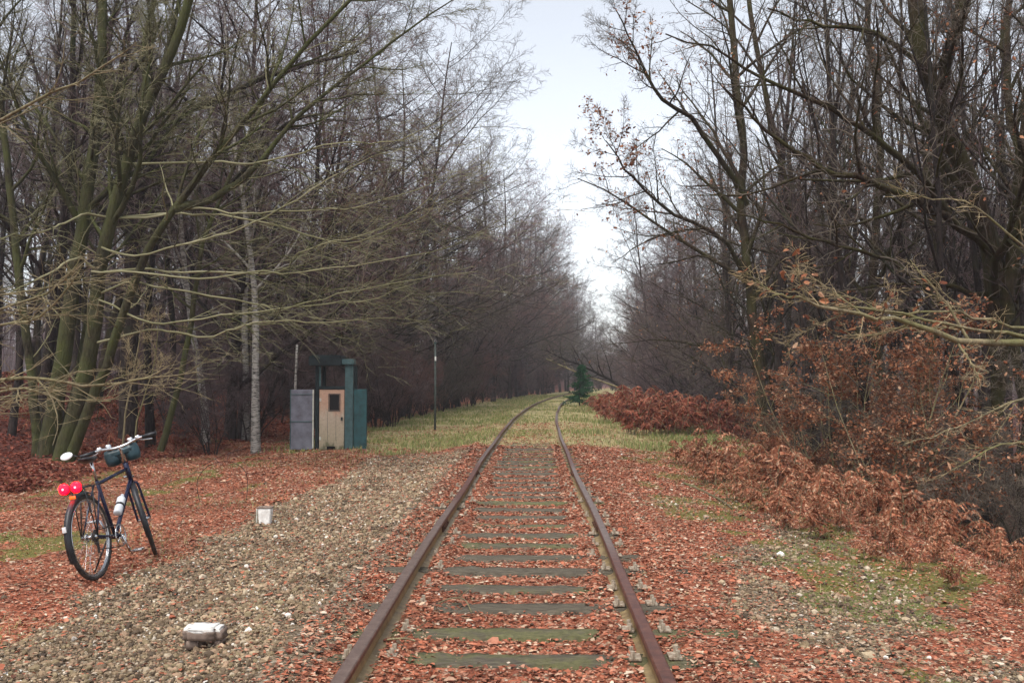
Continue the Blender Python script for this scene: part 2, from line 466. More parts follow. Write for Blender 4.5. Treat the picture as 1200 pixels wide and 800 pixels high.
# grass
def blades(acc, x, y, h, w, lean=.5):
    n = len(x); z = zfun(x, y) - .01
    az = RNG.uniform(0, 2 * PI, n); la = RNG.uniform(0, 2 * PI, n); le = h * np.abs(RNG.normal(0, lean, n))
    dx, dy = np.cos(az) * w / 2, np.sin(az) * w / 2
    lx, ly = np.cos(la) * le, np.sin(la) * le
    V = np.stack([np.stack([x - dx, y - dy, z], 1), np.stack([x + dx, y + dy, z], 1),
                  np.stack([x + dx * .7 + lx * .35, y + dy * .7 + ly * .35, z + h * .6], 1), np.stack([x - dx * .7 + lx * .35, y - dy * .7 + ly * .35, z + h * .6], 1),
                  np.stack([x + lx, y + ly, z + h * np.clip(1 - .3 * le / h, .4, 1)], 1)], 1)
    o = (np.arange(n) * 5)[:, None]
    acc.add(V.reshape(-1, 3), o + np.array([0, 1, 2, 3]), o + np.array([3, 2, 4]))
n = 150000
x, y = rnd_points(n, -9, 7, 20.5, 105, 1.9)
s = x - tx(y); g_, m_, gr_ = masks(x, y)
pt = fbm(x * .6, y * .5, 99)
k = RNG.uniform(0, 1, n) < gr_ * (.12 + 1.2 * sm(.40, .62, pt)) * np.where(np.abs(np.abs(s) - .75) < .07, .05, 1)
x, y, s, pt = x[k], y[k], s[k], pt[k]
h = RNG.uniform(.04, .14, len(x)) * (.55 + pt) * np.where(np.abs(s) < 1.0, .62, 1.0) * (1 + .5 * sm(1.2, 2.0, s))
gn = RNG.uniform(0, 1, len(x)) < (.22 + .35 * np.maximum(sm(3.4, 4.2, s), sm(4, 6, -s)))
acc = Acc(); blades(acc, x[~gn], y[~gn], h[~gn], .010 + .0004 * y[~gn])
xv, yv = rnd_points(70000, -9.5, 4.4, 5, 22, 1.2); sv = xv - tx(yv); gv = masks(xv, yv)[0]
kv = RNG.uniform(0, 1, len(xv)) < np.where(sv < -3.0, .75, np.where(sv > 2.2, .55, 0)) * sm(.48, .66, fbm(xv * .9, yv * .7, 123)) * (1 - gv)
blades(acc, xv[kv], yv[kv], RNG.uniform(.03, .11, kv.sum()), .006, 1.1)
tag(acc.build('grass', M['grass'], smooth=False), 'pale straw coloured grass growing around the far rails', kind='stuff')
acc = Acc(); blades(acc, x[gn], y[gn], h[gn] * .9, .010 + .0004 * y[gn])
# small mossy green tufts on the left verge and right shoulder
x, y = rnd_points(26000, -8.5, 4.2, 5, 22, 1.3)
g_, m_, gr_ = masks(x, y); k = RNG.uniform(0, 1, len(x)) < np.where(x - tx(y) < 0, .55, .35) * (m_ > .5)
x, y = x[k], y[k]
blades(acc, x, y, RNG.uniform(.015, .05, len(x)), .007, .9)
# straw tufts hiding the right rail where the verge begins
tag(acc.build('green_grass', M['grass_green'], smooth=False), 'green grass patches on the verges', kind='stuff')

# ------------------------------------------------------------------ trees
def perp_basis(T):
    ref = np.where(np.abs(T[:, 2:3]) < .9, np.array([[0, 0, 1.0]]), np.array([[1.0, 0, 0]]))
    A = np.cross(T, ref); A /= np.linalg.norm(A, axis=1, keepdims=True) + 1e-9
    return A, np.cross(T, A)

def grow(rng, p0, d0, L, r0, N, wig, trop, tip):
    M_ = len(p0); P = np.empty((M_, N, 3)); P[:, 0] = p0; d = d0.copy()
    st = (L / (N - 1))[:, None]
    for i in range(1, N):
        d = d + rng.normal(0, wig, (M_, 3)); d[:, 2] += trop
        d /= np.linalg.norm(d, axis=1, keepdims=True) + 1e-9
        P[:, i] = P[:, i - 1] + d * st
    R = r0[:, None] * np.linspace(1, tip, N)[None]
    return P, R

def sprout(rng, P, R, k, t0, t1, ang, ratio, taper, N, wig, trop, tip=.25, rmul=.6, rmax=9, rmin=.002, flat=1.0, lmin=.1):
    M_, n, _ = P.shape
    seg = np.linalg.norm(np.diff(P, axis=1), axis=2).sum(1)
    t = t0 + (t1 - t0) * (np.arange(k)[None] + rng.uniform(0, 1, (M_, k))) / k
    u = t * (n - 1) * .9999; i = u.astype(int); f = (u - i)[..., None]
    m = np.arange(M_)[:, None]
    p0 = P[m, i] * (1 - f) + P[m, i + 1] * f
    T = P[m, i + 1] - P[m, i]; T = T / (np.linalg.norm(T, axis=2, keepdims=True) + 1e-9)
    rp = R[m, i] * (1 - f[..., 0]) + R[m, i + 1] * f[..., 0]
    p0 = p0.reshape(-1, 3); T = T.reshape(-1, 3); rp = rp.reshape(-1)
    A, B = perp_basis(T)
    az = (np.arange(k)[None] * 2.39996 + rng.uniform(0, 2 * PI, (M_, 1)) + rng.normal(0, .5, (M_, k))).reshape(-1, 1)
    a = np.radians(ang) * rng.uniform(.7, 1.25, (len(p0), 1))
    d = T * np.cos(a) + (A * np.cos(az) + B * np.sin(az)) * np.sin(a)
    d[:, 2] *= flat; d /= np.linalg.norm(d, axis=1, keepdims=True) + 1e-9
    tt = ((t - t0) / (t1 - t0)).reshape(-1)
    L = np.maximum((seg[:, None] * np.ones((1, k))).reshape(-1) * ratio * (1 - taper * tt) * rng.uniform(.65, 1.25, len(p0)), lmin)
    r = np.clip(np.minimum(rp * rmul, L * .02 + .002), rmin, rmax)
    return grow(rng, p0, d, L, r, N, wig, trop, tip)

def tree_parts(rng, stems, spec):
    """stems: (P (1,N,3), R (1,N)) arrays already set.  Returns (trunk Acc, crown Acc, twig tips)"""
    sp = dict(k1=15, t0=.28, ang1=48, ratio1=.36, taper1=.55, trop1=.05, wig1=.10, k2=9, ang2=45, ratio2=.42, k3=8, ratio3=.45, k4=4, ratio4=.5,
              flat=1.0, trop2=.03, trop3=.02, rt=.0035, sides=7, wig3=.14, extra=None, k0=5)
    sp.update(spec)
    tr, cr = Acc(), Acc(); L3s = []; L4s = []
    limbs = []
    for (P, R) in stems:
        tr.tubes(P, R, sp['sides'])
        if sp['k1']:
            limbs.append(sprout(rng, P, R, sp['k1'], sp['t0'], .97, sp['ang1'], sp['ratio1'], sp['taper1'], 8, sp['wig1'], sp['trop1'], .2, .55, flat=1))
        if sp['k0']:   # fine shoots straight from the stem
            a = sprout(rng, P, R, sp['k0'], max(.08, sp['t0'] * .4), 1, 60, .12, .3, 6, .14, .03, .3, .3, .02)
            L3s.append(a)
    if sp['extra']:
        for (P, R) in sp['extra']: limbs.append((P, R))
    for (P, R) in limbs:
        (cr if (sp.get('pale') and any(P is e[0] for e in (sp['extra'] or []))) else tr).tubes(P, R, 5)
        b = sprout(rng, P, R, sp['k2'], .18, 1, sp['ang2'], sp['ratio2'], .5, 6, .13, sp['trop2'], .25, .6, flat=sp['flat'])
        tr.tubes(*b, 4)
        L3s.append(sprout(rng, P, R, sp['k2'], .3, 1, sp['ang2'], sp['ratio2'] * .4, .4, 5, sp['wig3'], sp['trop3'], .35, .5, .012, sp['rt'], flat=sp['flat']))
        L3s.append(sprout(rng, *b, sp['k3'], .12, 1, 42, sp['ratio3'], .45, 5, sp['wig3'], sp['trop3'], .35, .6, .012, sp['rt'], flat=sp['flat']))
    for a in L3s:
        cr.tubes(*a, 3)
        if sp['k4']:
            b = sprout(rng, *a, sp['k4'], .2, 1, 40, sp['ratio4'], .3, 4, .16, sp['trop3'], .5, .8, .006, sp['rt'] * .85, flat=sp['flat'])
            cr.tubes(*b, 3); L4s.append(b[0])
    tips = np.concatenate([q.reshape(-1, 3) for q in L4s]) if L4s else np.concatenate([q[0].reshape(-1, 3) for q in L3s])
    return tr, cr, tips

def stem_free(rng, H, r, lean=(0, 0), wig=.035, N=14, base=(0, 0, 0)):
    d = np.array([[lean[0], lean[1], 1.0]]); d /= np.linalg.norm(d)
    P, R = grow(rng, np.array([base], float), d, np.array([H * 1.0]), np.array([r]), N, wig, .015, .14)
    R[:, 0] *= 1.35; R[:, 1] *= 1.08
    P[:, 0, 2] -= .25
    return P, R

def leaves_at(tips, n, size, rng, mat_fold=(.1, .8)):
    idx = rng.integers(0, len(tips), n)
    C = tips[idx] + rng.normal(0, .03, (n, 3)) - np.array([0, 0, .02])
    L = rng.uniform(.6, 1.3, n) * size
    return leaf_arrays(C, L, L * rng.uniform(.45, .75, n), rot_mats(n, 1.1), mat_fold)

PROTO = {}
def proto(key, name, stems, spec, bark, twig, seed, leaf=None, parts=('trunk', 'crown')):
    rng = np.random.default_rng(seed)
    if callable(stems): stems = stems(rng)
    tr, cr, tips = tree_parts(rng, stems, spec)
    d = [(parts[0], tr.mesh(name + '_' + parts[0]), M[bark]), (parts[1], cr.mesh(name + '_' + parts[1]), M[twig])]
    if leaf:
        n, size, mat, zmax = leaf
        tp = tips[tips[:, 2] < zmax] if zmax else tips
        cl = np.array([vnoise(tp[:, 0] * 1.1 + 9, tp[:, 1] * 1.1 + tp[:, 2] * 1.4, seed)]).ravel()
        tp = tp[cl > .45]
        acc = Acc(); acc.add(*leaf_arrays_wrap(tp, n, size, rng))
        d.append(('leaves', acc.mesh(name + '_leaves', False), M[mat]))
    PROTO[key] = dict(name=name, parts=d, used=None)
def leaf_arrays_wrap(tp, n, size, rng): return leaves_at(tp, n, size, rng)

def spawn(key, loc, rz=0.0, scale=1.0, label=None, cat='tree', group=None, tilt=(0, 0), zs=1.0):
    p = PROTO[key]
    if p['used'] is None:
        root = empty(p['name'])
        for (nm, me, mat) in p['parts']: link(nm, me, mat, root)
        p['used'] = root
    else:
        root = copy_tree(p['used'])
        if 'group' in root: del root['group']
    root.location = loc; root.rotation_euler = (tilt[0], tilt[1], rz); root.scale = (scale, scale, scale * zs)
    tag(root, label, cat, group)
    return root

def ground_loc(x, y, dz=0.0): return (float(x), float(y), float(zbase(x, y)) + dz)
def px_loc(px, d): x = (px - 600) / F * d; return ground_loc(x, d)

# tall bare forest trees
TALL = []
for i in range(6):
    H = [15.5, 14.5, 16.5, 15, 14, 16][i]
    proto('tall%d' % i, 'bare_tree', (lambda H: lambda rng: [stem_free(rng, H, .12 + .03 * rng.random(), (rng.normal(0, .05), rng.normal(0, .05)))])(H),
          dict(k1=20, t0=[.22, .32, .25, .36, .2, .28][i], ratio1=.38, trop1=.075, ang1=52, k2=10, k3=8, k4=4, rt=.0062),
          'bark_dark', ['twig_plum', 'twig_grey', 'twig_plum', 'twig_grey', 'twig_plum', 'twig_grey'][i], 100 + i)
for i in range(4):                                  # wood-edge trees, twiggy almost to the ground
    proto('edge%d' % i, 'edge_tree', (lambda H: lambda rng: [stem_free(rng, H, .14, (rng.normal(0, .06), rng.normal(0, .06)))])([15, 16, 14, 15.5][i]),
          dict(k1=30, t0=[.07, .10, .06, .12][i], ratio1=.37, taper1=.36, trop1=.05, ang1=62, k2=10, k3=8, k4=4, rt=.0066, k0=14),
          'bark_dark', ['twig_plum', 'twig_grey', 'twig_plum', 'twig_red'][i], 110 + i)
# double stemmed leaning forest trees
for i in range(3):
    proto('lean%d' % i, 'bare_tree', lambda rng: [stem_free(rng, 13.5, .15, (.16, .02)), stem_free(rng, 11.5, .11, (-.12, .12), base=(.25, 0, 0))],
          dict(k1=13, t0=.25, ratio1=.38, trop1=.08, k2=8, k3=7, k4=4, rt=.0042), ['bark_moss', 'bark_dark', 'bark_oak'][i], ['twig_grey', 'twig_plum', 'twig_grey'][i], 130 + i)
# right-hand oaks with a few withered leaves
for i in range(3):
    proto('oak%d' % i, 'oak_tree', lambda rng: [stem_free(rng, 13, .115, (-.13, -.03), .06)] + ([stem_free(rng, 11, .09, (.10, .06), .06, base=(.3, .1, 0))] if i % 2 else []),
          dict(k1=17, t0=.20, ratio1=.44, trop1=.06, ang1=54, wig1=.16, k2=9, k3=7, k4=4, rt=.0042, wig3=.2), 'bark_oak', 'twig_grey', 150 + i, (900, .08, 'leaf_dry', None))
# birches
proto('birch0', 'birch_tree', lambda rng: [stem_free(rng, 13, .10, (.05, 0), .03)], dict(k1=16, t0=.3, ratio1=.25, ang1=38, k2=7, k3=6, k4=3, rt=.0035), 'birch', 'twig_plum', 170)
# thin saplings
for i in range(3):
    proto('sap%d' % i, 'young_tree', lambda rng: [stem_free(rng, 6.5 + rng.random() * 2, .045, (rng.normal(0, .12), rng.normal(0, .1)), .06)],
          dict(k1=14, t0=.15, ratio1=.28, k2=6, k3=5, k4=3, rt=.0035, trop1=.05), ['bark_moss', 'bark_dark', 'bark_pale'][i], ['twig_grey', 'twig_plum', 'twig_tan'][i], 180 + i)
# bare shrubs
def shrub_stems(nst, H, r, spread):
    def f(rng):
        out = []
        for k in range(nst):
            a = rng.uniform(0, 2 * PI); q = rng.uniform(.2, 1) * spread
            out.append(stem_free(rng, H * rng.uniform(.6, 1.1), r * rng.uniform(.7, 1.2), (math.cos(a) * q, math.sin(a) * q), .08, 9, (math.cos(a) * .15, math.sin(a) * .15, 0)))
        return out
    return f
for i in range(3):
    proto('shrub%d' % i, 'bare_shrub', shrub_stems(9, 3.6, .022, .7), dict(k1=10, t0=.12, ratio1=.42, k2=6, k3=5, k4=4, rt=.0042, sides=5, trop1=.04, k0=8),
          'bark_dark', ['twig_plum', 'twig_red', 'twig_grey'][i], 200 + i, parts=('stems', 'twigs'))
for i in range(2):
    proto('leafy%d' % i, 'leafy_shrub', shrub_stems(6, 3.0, .022, .8), dict(k1=8, t0=.15, ratio1=.45, k2=6, k3=5, k4=3, rt=.0032, sides=5, k0=5, flat=.4),
          'bark_pale', 'twig_grey', 220 + i, (8500, .055, ['leaf_dry', 'leaf_dry'][i], None), parts=('stems', 'twigs'))

def poly(px, r0, r1, n, jitter=0.0, seed=0):
    """stem from (px, py, depth) triples"""
    P = spline([at(*q) for q in px], n)[None]
    if jitter: P[:, 1:-1] += np.random.default_rng(seed).normal(0, jitter, P[:, 1:-1].shape)
    R = (r0 + (r1 - r0) * np.linspace(0, 1, n) ** .8)[None]
    return P, R

def hero(name, label, cat, stems, spec, bark, twig, seed, leaf=None, base=None, parts=('trunk', 'crown'), group=None):
    b = np.array(base if base is not None else stems[0][0][0, 0])
    rel = lambda L: [(P - b, R) for (P, R) in L]
    spec = dict(spec)
    if spec.get('extra'): spec['extra'] = rel(spec['extra'])
    proto(name + str(seed), name, rel(stems), spec, bark, twig, seed, leaf, parts)
    return spawn(name + str(seed), tuple(b), 0, 1, label, cat, group)

# the mossy many-stemmed tree beside the bicycle
D = 20
st = [poly([(50, 556, D), (62, 490, D), (80, 380, D), (92, 290, D), (102, 230, D), (112, 150, D), (120, 60, D), (118, -70, D)], .20, .08, 26, .012, 1),
      poly([(66, 558, D - .3), (88, 485, D - .3), (108, 400, D - .3), (120, 300, D - .4), (138, 230, D - .5), (162, 150, D - .6), (205, 50, D - .8), (245, -60, D - 1)], .19, .08, 26, .012, 2),
      poly([(62, 552, D + .3), (84, 470, D + .3), (112, 340, D + .4), (150, 200, D + .5), (196, 60, D + .6), (220, -60, D + .6)], .10, .04, 22, .014, 8),
      poly([(44, 552, D + .2), (40, 470, D + .2), (24, 340, D + .2), (10, 200, D + .2), (-8, 60, D + .2), (-14, -60, D + .2)], .11, .05, 22, .014, 9),
      poly([(74, 556, D - .6), (112, 460, D - .8), (137, 390, D - 1), (165, 310, D - 1.2), (205, 245, D - 1.4), (255, 180, D - 1.6), (300, 125, D - 1.8), (350, 65, D - 2), (420, -10, D - 2.2), (470, -60, D - 2.3)], .115, .025, 26, .012, 3),
      poly([(205, 245, D - 1.4), (250, 232, D - 1.3), (300, 195, D - 1.2), (350, 135, D - 1.1), (420, 80, D - 1), (500, 20, D - 1), (560, -20, D - 1)], .09, .006, 20, .012, 4),
      poly([(162, 150, D - .6), (170, 100, D - .4), (172, 40, D - .2), (190, -40, D)], .09, .05, 12, .01, 5)]
sweeps = [
    [(150, 330), (200, 338), (300, 355), (330, 363), (400, 345), (480, 330), (560, 318)],
    [(108, 318), (150, 318), (230, 328), (300, 318), (340, 320), (420, 310), (520, 290), (590, 255)],
    [(175, 255), (220, 245), (290, 250), (360, 247), (420, 243), (490, 222), (540, 200)],
    [(200, 250), (260, 252), (330, 265), (390, 285), (450, 272), (500, 250), (520, 215)],
    [(118, 350), (180, 380), (240, 372), (330, 362), (390, 355), (440, 348), (490, 330)],
    [(180, 385), (240, 395), (300, 378), (390, 378), (460, 372)],
    [(165, 315), (215, 320), (280, 318), (330, 318), (350, 295), (390, 285), (450, 265), (500, 235), (530, 205)],
    [(250, 190), (310, 190), (380, 170), (460, 165), (520, 140)],
    [(120, 290), (160, 300), (240, 280), (300, 260), (350, 232), (420, 190), (470, 175)],
    [(100, 250), (60, 268), (0, 280), (-80, 300)],
    [(92, 300), (40, 330), (-20, 350), (-90, 340)]]
ex = []
for k, s_ in enumerate(sweeps):
    d0 = D - .8; pts = [(a, b, d0 - 3.2 * j / (len(s_) - 1)) for j, (a, b) in enumerate(s_)]
    P_, R_ = poly(pts, .022, .004, 22, .018, 20 + k)
    al = np.concatenate([q[0][0] for q in st[:3]]); al = al[al[:, 2] < P_[0, 0, 2] + .1]
    root_ = al[((al - P_[0, 0]) ** 2).sum(1).argmin()]
    P_ = spline([root_] + [p for p in P_[0]], 26)[None]; ex.append((P_, np.linspace(.026, .004, 26)[None]))
hero('mossy_tree', 'big mossy tree with several leaning trunks standing behind the bicycle', 'tree', st,
     dict(k1=12, t0=.42, ratio1=.30, k2=9, ratio2=.34, ang2=32, k3=7, k4=3, rt=.0034, extra=ex, pale=True, wig3=.09, flat=.6, trop1=.06, trop2=0.0, trop3=0.0, sides=10, k0=10), 'bark_moss', 'twig_green', 301)

# pale low branches reaching in from a tree at the left edge
D = 12.5
st = [poly([(-150, 620, 14), (-140, 480, 14), (-150, 300, 14), (-120, 100, 14), (-90, -100, 14)], .18, .09, 16)]
ex = [poly([(-140, 470, 14), (-60, 455, 13), (30, 442, 12.2), (100, 452, 11.8), (160, 445, 11.5), (230, 436, 11.2)], .035, .008, 16, .012, 1),
      poly([(-140, 440, 14), (-60, 470, 13), (20, 455, 12.2), (70, 468, 11.8), (130, 470, 11.5)], .03, .007, 14, .012, 2),
      poly([(-145, 400, 14), (-70, 385, 13), (0, 362, 12.2), (50, 345, 11.8), (80, 325, 11.5), (95, 300, 11.4)], .026, .007, 14, .01, 3),
      poly([(-145, 360, 14), (-70, 380, 13), (0, 380, 12.2), (45, 372, 11.8), (80, 335, 11.5), (96, 312, 11.4)], .026, .007, 14, .01, 4),
      poly([(-145, 330, 14), (-60, 345, 13), (0, 345, 12.2), (60, 335, 11.8), (130, 328, 11.5)], .022, .006, 14, .012, 5),
      poly([(-140, 500, 14), (-60, 500, 13), (10, 470, 12.2), (60, 448, 11.8)], .022, .006, 12, .012, 6),
      poly([(-145, 240, 14), (-60, 180, 13), (20, 130, 12.2), (110, 85, 11.8), (160, 50, 11.5)], .035, .008, 14, .012, 7)]
hero('overhanging_tree', 'tree at the left edge whose pale low branches reach into view', 'tree', st,
     dict(k1=8, t0=.5, ratio1=.3, k2=8, ratio2=.26, k3=5, k4=2, rt=.0024, extra=ex, flat=.5, trop1=.04, trop2=0.0, trop3=0.0, k0=3), 'bark_pale', 'twig_tan', 302)

# dark red-barked trunks behind the mossy tree
hero('red_barked_tree', 'dark reddish trunk forking behind the mossy many-stemmed tree', 'tree',
     [poly([(148, 540, 24), (152, 400, 24), (155, 290, 24), (142, 200, 24), (128, 120, 24), (120, 20, 24), (112, -120, 24)], .24, .12, 18, .02, 1),
      poly([(150, 260, 24), (200, 150, 23.5), (250, 118, 23), (330, 85, 22.5), (420, 60, 22)], .13, .04, 14, .02, 2),
      poly([(152, 290, 24), (190, 240, 23.5), (250, 232, 23), (330, 150, 22.5), (400, 130, 22)], .10, .03, 14, .02, 3)],
     dict(k1=10, t0=.35, ratio1=.3, rt=.0036), 'bark_dark', 'twig_plum', 303)
hero('leaning_sapling', 'slim mossy young tree leaning right between the mossy tree and the booth', 'tree',
     [poly([(188, 528, 22), (205, 470, 22), (222, 390, 22), (236, 300, 22), (262, 220, 22), (300, 140, 22), (330, 60, 22)], .085, .03, 18, .015, 1)],
     dict(k1=10, t0=.35, ratio1=.25, rt=.0034, k2=6), 'bark_moss', 'twig_green', 304)
hero('forked_sapling', 'thin grey twin shoots rising just behind the bicycle handlebars', 'sapling',
     [poly([(142, 535, 19), (148, 480, 19), (156, 440, 19), (165, 390, 19), (180, 330, 19)], .022, .008, 10, .01, 1),
      poly([(156, 532, 19), (162, 490, 19), (170, 462, 19), (182, 420, 19), (186, 360, 19)], .02, .008, 10, .01, 2)],
     dict(k1=8, t0=.3, ratio1=.3, k2=5, k3=4, k4=2, rt=.003), 'bark_pale', 'twig_tan', 305, parts=('stems', 'twigs'))
for j, (px, d, a, sc_) in enumerate([(301, 23.5, 1.2, 1.0), (243, 25, 3.0, .95), (289, 26.5, 4.1, 1.0)]):
    spawn('birch0', px_loc(px, d), a, sc_, ['white-barked birch standing to the left behind the booth', 'slender birch half hidden behind the leaning mossy sapling', 'farther birch just left of the one behind the booth'][j], 'tree', 'birches in the left wood')

# right side: oaks with drawn limbs
D = 15
st = [poly([(1140, 690, 17), (1152, 560, 16.6), (1165, 450, 16.2), (1170, 370, 16), (1160, 300, 15.8), (1140, 225, 15.6), (1115, 165, 15.4), (1095, 110, 15.2), (1080, 60, 15), (1066, -60, 15)], .21, .11, 26, .015, 1),
      poly([(1175, 400, 16), (1188, 300, 15.6), (1196, 200, 15.2), (1215, 60, 15), (1225, -60, 15)], .13, .07, 14, .012, 2),
      poly([(1100, 110, 15.2), (1115, 50, 15), (1140, -60, 15)], .11, .07, 8, .01, 3)]
ex = [poly([(1172, 310, 15.8), (1130, 268, 15), (1080, 240, 14.5), (1020, 212, 14), (965, 196, 13.8), (920, 170, 13.6), (880, 135, 13.4), (845, 100, 13)], .085, .012, 20, .02, 4),
      poly([(1120, 265, 15.6), (1090, 220, 15), (1050, 178, 14.5), (1005, 146, 14.2), (960, 120, 14), (900, 95, 13.7), (850, 62, 13.4), (780, 40, 13)], .075, .010, 20, .02, 5),
      poly([(1160, 345, 16), (1090, 330, 15), (1030, 300, 14), (980, 288, 13.5), (920, 268, 13), (860, 250, 12.5)], .05, .008, 18, .02, 6),
      poly([(1085, 80, 15), (1030, 40, 14.5), (960, 28, 14), (900, 10, 13.6)], .05, .012, 12, .02, 7)]
hero('mossy_oak', 'large dark oak at the right edge with long limbs reaching left', 'tree', st,
     dict(k1=12, t0=.35, ratio1=.32, k2=9, ratio2=.33, k3=6, k4=3, rt=.003, extra=ex, trop1=.06, wig3=.2, sides=10), 'bark_oak', 'twig_grey', 311, (700, .06, 'leaf_dry', None))
st = [poly([(905, 560, 24), (890, 440, 24), (880, 350, 24), (872, 260, 24), (868, 170, 24), (860, 60, 24), (850, -60, 24)], .15, .07, 18, .03, 1),
      poly([(880, 340, 24), (850, 282, 23), (780, 245, 22), (735, 200, 21.5), (710, 165, 21)], .07, .012, 14, .02, 2),
      poly([(875, 240, 24), (820, 150, 23), (770, 110, 22), (745, 60, 21.5), (722, 12, 21)], .08, .012, 14, .02, 3)]
hero('overhanging_oak', 'reddish trunked oak whose thin leafy branch tips hang over the sky gap', 'tree', st,
     dict(k1=14, t0=.3, ratio1=.34, k2=8, ratio2=.34, k3=6, k4=3, rt=.0034, trop1=.05, wig3=.2), 'bark_oak', 'twig_grey', 312, (1600, .08, 'leaf_dry', None))
for j, (pts, r, lab) in enumerate([
    ([(1030, 620, 22), (1035, 450, 22), (1020, 340, 22), (1032, 200, 22), (1020, 60, 22), (1010, -60, 22)], .135, 'upright mossy oak between the bushy hazel and the right edge oak'),
    ([(975, 600, 25), (1010, 420, 25), (960, 330, 25), (930, 270, 25), (905, 150, 25), (880, 20, 25), (868, -90, 25)], .12, 'oak bending left in the middle of the right wood'),
    ([(1100, 640, 20), (1090, 450, 20), (1100, 300, 20), (1085, 180, 20), (1130, 20, 20), (1140, -60, 20)], .12, 'oak straight behind the long limbs of the edge oak'),
    ([(1190, 660, 18), (1200, 500, 18), (1185, 350, 18), (1195, 200, 18), (1180, 60, 18), (1190, -60, 18)], .12, 'dark trunk cut by the right picture edge')]):
    hero('bare_oak', lab, 'tree', [poly(pts, r, r * .45, 20, .03, j)],
         dict(k1=15, t0=.3, ratio1=.34, k2=8, k3=6, k4=3, rt=.0034, wig3=.2), 'bark_oak', 'twig_grey', 320 + j, (350, .07, 'leaf_dry', None), group='oaks in the right wood')
# hazel with pale horizontal branches in front of the right wood
D = 10.5
st = [poly([(1290, 760, 11.5), (1285, 600, 11.3), (1270, 450, 11), (1262, 330, 11)], .07, .04, 12, .01, 1),
      poly([(1262, 420, 11), (1200, 402, 10.6), (1130, 400, 10.2), (1060, 378, 9.9), (1000, 368, 9.6), (935, 350, 9.4), (905, 346, 9.3)], .05, .008, 18, .014, 2)]
ex = [poly([(1270, 410, 11), (1200, 392, 10.6), (1140, 385, 10.3), (1070, 372, 10), (1010, 362, 9.8), (960, 355, 9.6), (925, 338, 9.5)], .028, .006, 18, .015, 3),
      poly([(1265, 390, 11), (1180, 380, 10.6), (1110, 365, 10.3), (1060, 366, 10), (1000, 360, 9.8)], .022, .006, 14, .015, 4),
      poly([(1265, 340, 11), (1190, 282, 10.6), (1140, 238, 10.3), (1080, 230, 10), (1040, 215, 9.8)], .018, .005, 14, .012, 5),
      poly([(1120, 398, 10.2), (1135, 420, 10), (1148, 445, 9.9)], .014, .006, 6, .005, 6),
      poly([(1265, 450, 11), (1190, 470, 10.6), (1120, 500, 10.4), (1060, 520, 10.2)], .02, .005, 12, .012, 7),
      poly([(1275, 520, 11), (1180, 520, 10.6), (1100, 560, 10.4)], .02, .005, 12, .012, 8)]
hero('hazel_bush', 'hazel with pale level branches and hanging tan catkins reaching in from right', 'bush', st,
     dict(k1=7, t0=.3, ratio1=.2, k2=6, ratio2=.19, ang2=35, k3=4, k4=2, rt=.0022, extra=ex, flat=.6, trop1=.02, trop2=0, trop3=0), 'bark_pale', 'twig_tan', 331, (160, .08, 'leaf_dry', None), parts=('stems', 'twigs'))
# shrubs that keep brown leaves in front of the right wood
for j, (px, d, k_, sc_, lab) in enumerate([
    (1035, 14.0, 'leafy0', 1.0, 'leafy brown bush under the pale hazel branches'),
    (975, 16, 'leafy0', .95, 'orange brown leafy bush just above the tallest dead bracken'),
    (1110, 15.0, 'leafy0', .95, 'leafy bush in front of the right edge oak trunk'),
    (1050, 17, 'leafy1', 1.05, 'reddish leafy bush behind the other leafy bushes'),
    (980, 20, 'leafy1', 1.0, 'reddish leafy bush at the foot of the oak bending left'),
    (1215, 13.5, 'shrub2', .9, 'tangled bare bush at the right edge'),
    (1130, 17, 'shrub2', .8, 'bare grey bush above the bracken at right'),
    (905, 23, 'leafy1', .6, 'small reddish bush beside the green verge patch')]):
    spawn(k_, px_loc(px, d), j * 1.3, sc_, lab, 'bush', 'leafy and bare bushes before the right wood')

# ------------------------------------------------------------------ background wood
placed = []
def ok(x, y, r):
    for (a, b) in placed:
        if (a - x) ** 2 + (b - y) ** 2 < r * r: return False
    placed.append((x, y)); return True
def vis(x, y, m=60):
    px = 600 + x / y * F
    return -m * 2.2 < px < 1200 + m * 2.2
rr = random.Random(5)
LBL = {'lf': ('tall bare tree in the front row left of the track', 'front row trees left of the track'),
       'lb': ('tall bare tree deep in the left wood', 'trees deep in the left wood'),
       'rf': ('bare tree leaning over the verge right of the track', 'front row trees right of the track'),
       'rb': ('bare tree deep in the right wood', 'trees deep in the right wood'),
       'e': ('hazy bare tree closing the view where the track bends away', 'far trees at the bend of the line')}
cnt = 0
def put_tree(x, y, lab, keys, smin, smax):
    global cnt
    cnt += 1
    spawn(rr.choice(keys), ground_loc(x, y), rr.uniform(0, 2 * PI), rr.uniform(smin, smax), LBL[lab][0], 'tree', LBL[lab][1], zs=rr.uniform(.95, 1.1))
tall = ['tall%d' % i for i in range(6)]; lean = ['lean%d' % i for i in range(3)]; oak = ['oak%d' % i for i in range(3)]
edge = ['edge%d' % i for i in range(4)]
y = 26.0
while y < 160:                                     # left front row
    x = float(tx(y)) - rr.uniform(6.1, 7.5) - 1.0 * (1 - float(sm(32, 48, y))) + 1.3 * float(sm(40, 80, y))
    if vis(x, y) and ok(x, y, 1.8): put_tree(x, y, 'lf', edge, .86 + .16 * float(sm(30, 50, y)), 1.0 + .2 * float(sm(30, 50, y)))
    y += rr.uniform(2.4, 4.0) * (1 + y / 200)
for _ in range(1500):                              # deeper left
    y = 21 + 115 * rr.random() ** 1.25; x = float(tx(y)) - rr.uniform(8.5, 36)
    if vis(x, y) and ok(x, y, 3.4 + y / 60):
        put_tree(x, y, 'lb', tall + lean[1:] + (edge if y > 40 else []), .9, 1.12)
        if cnt > 125: break
y = 28.0
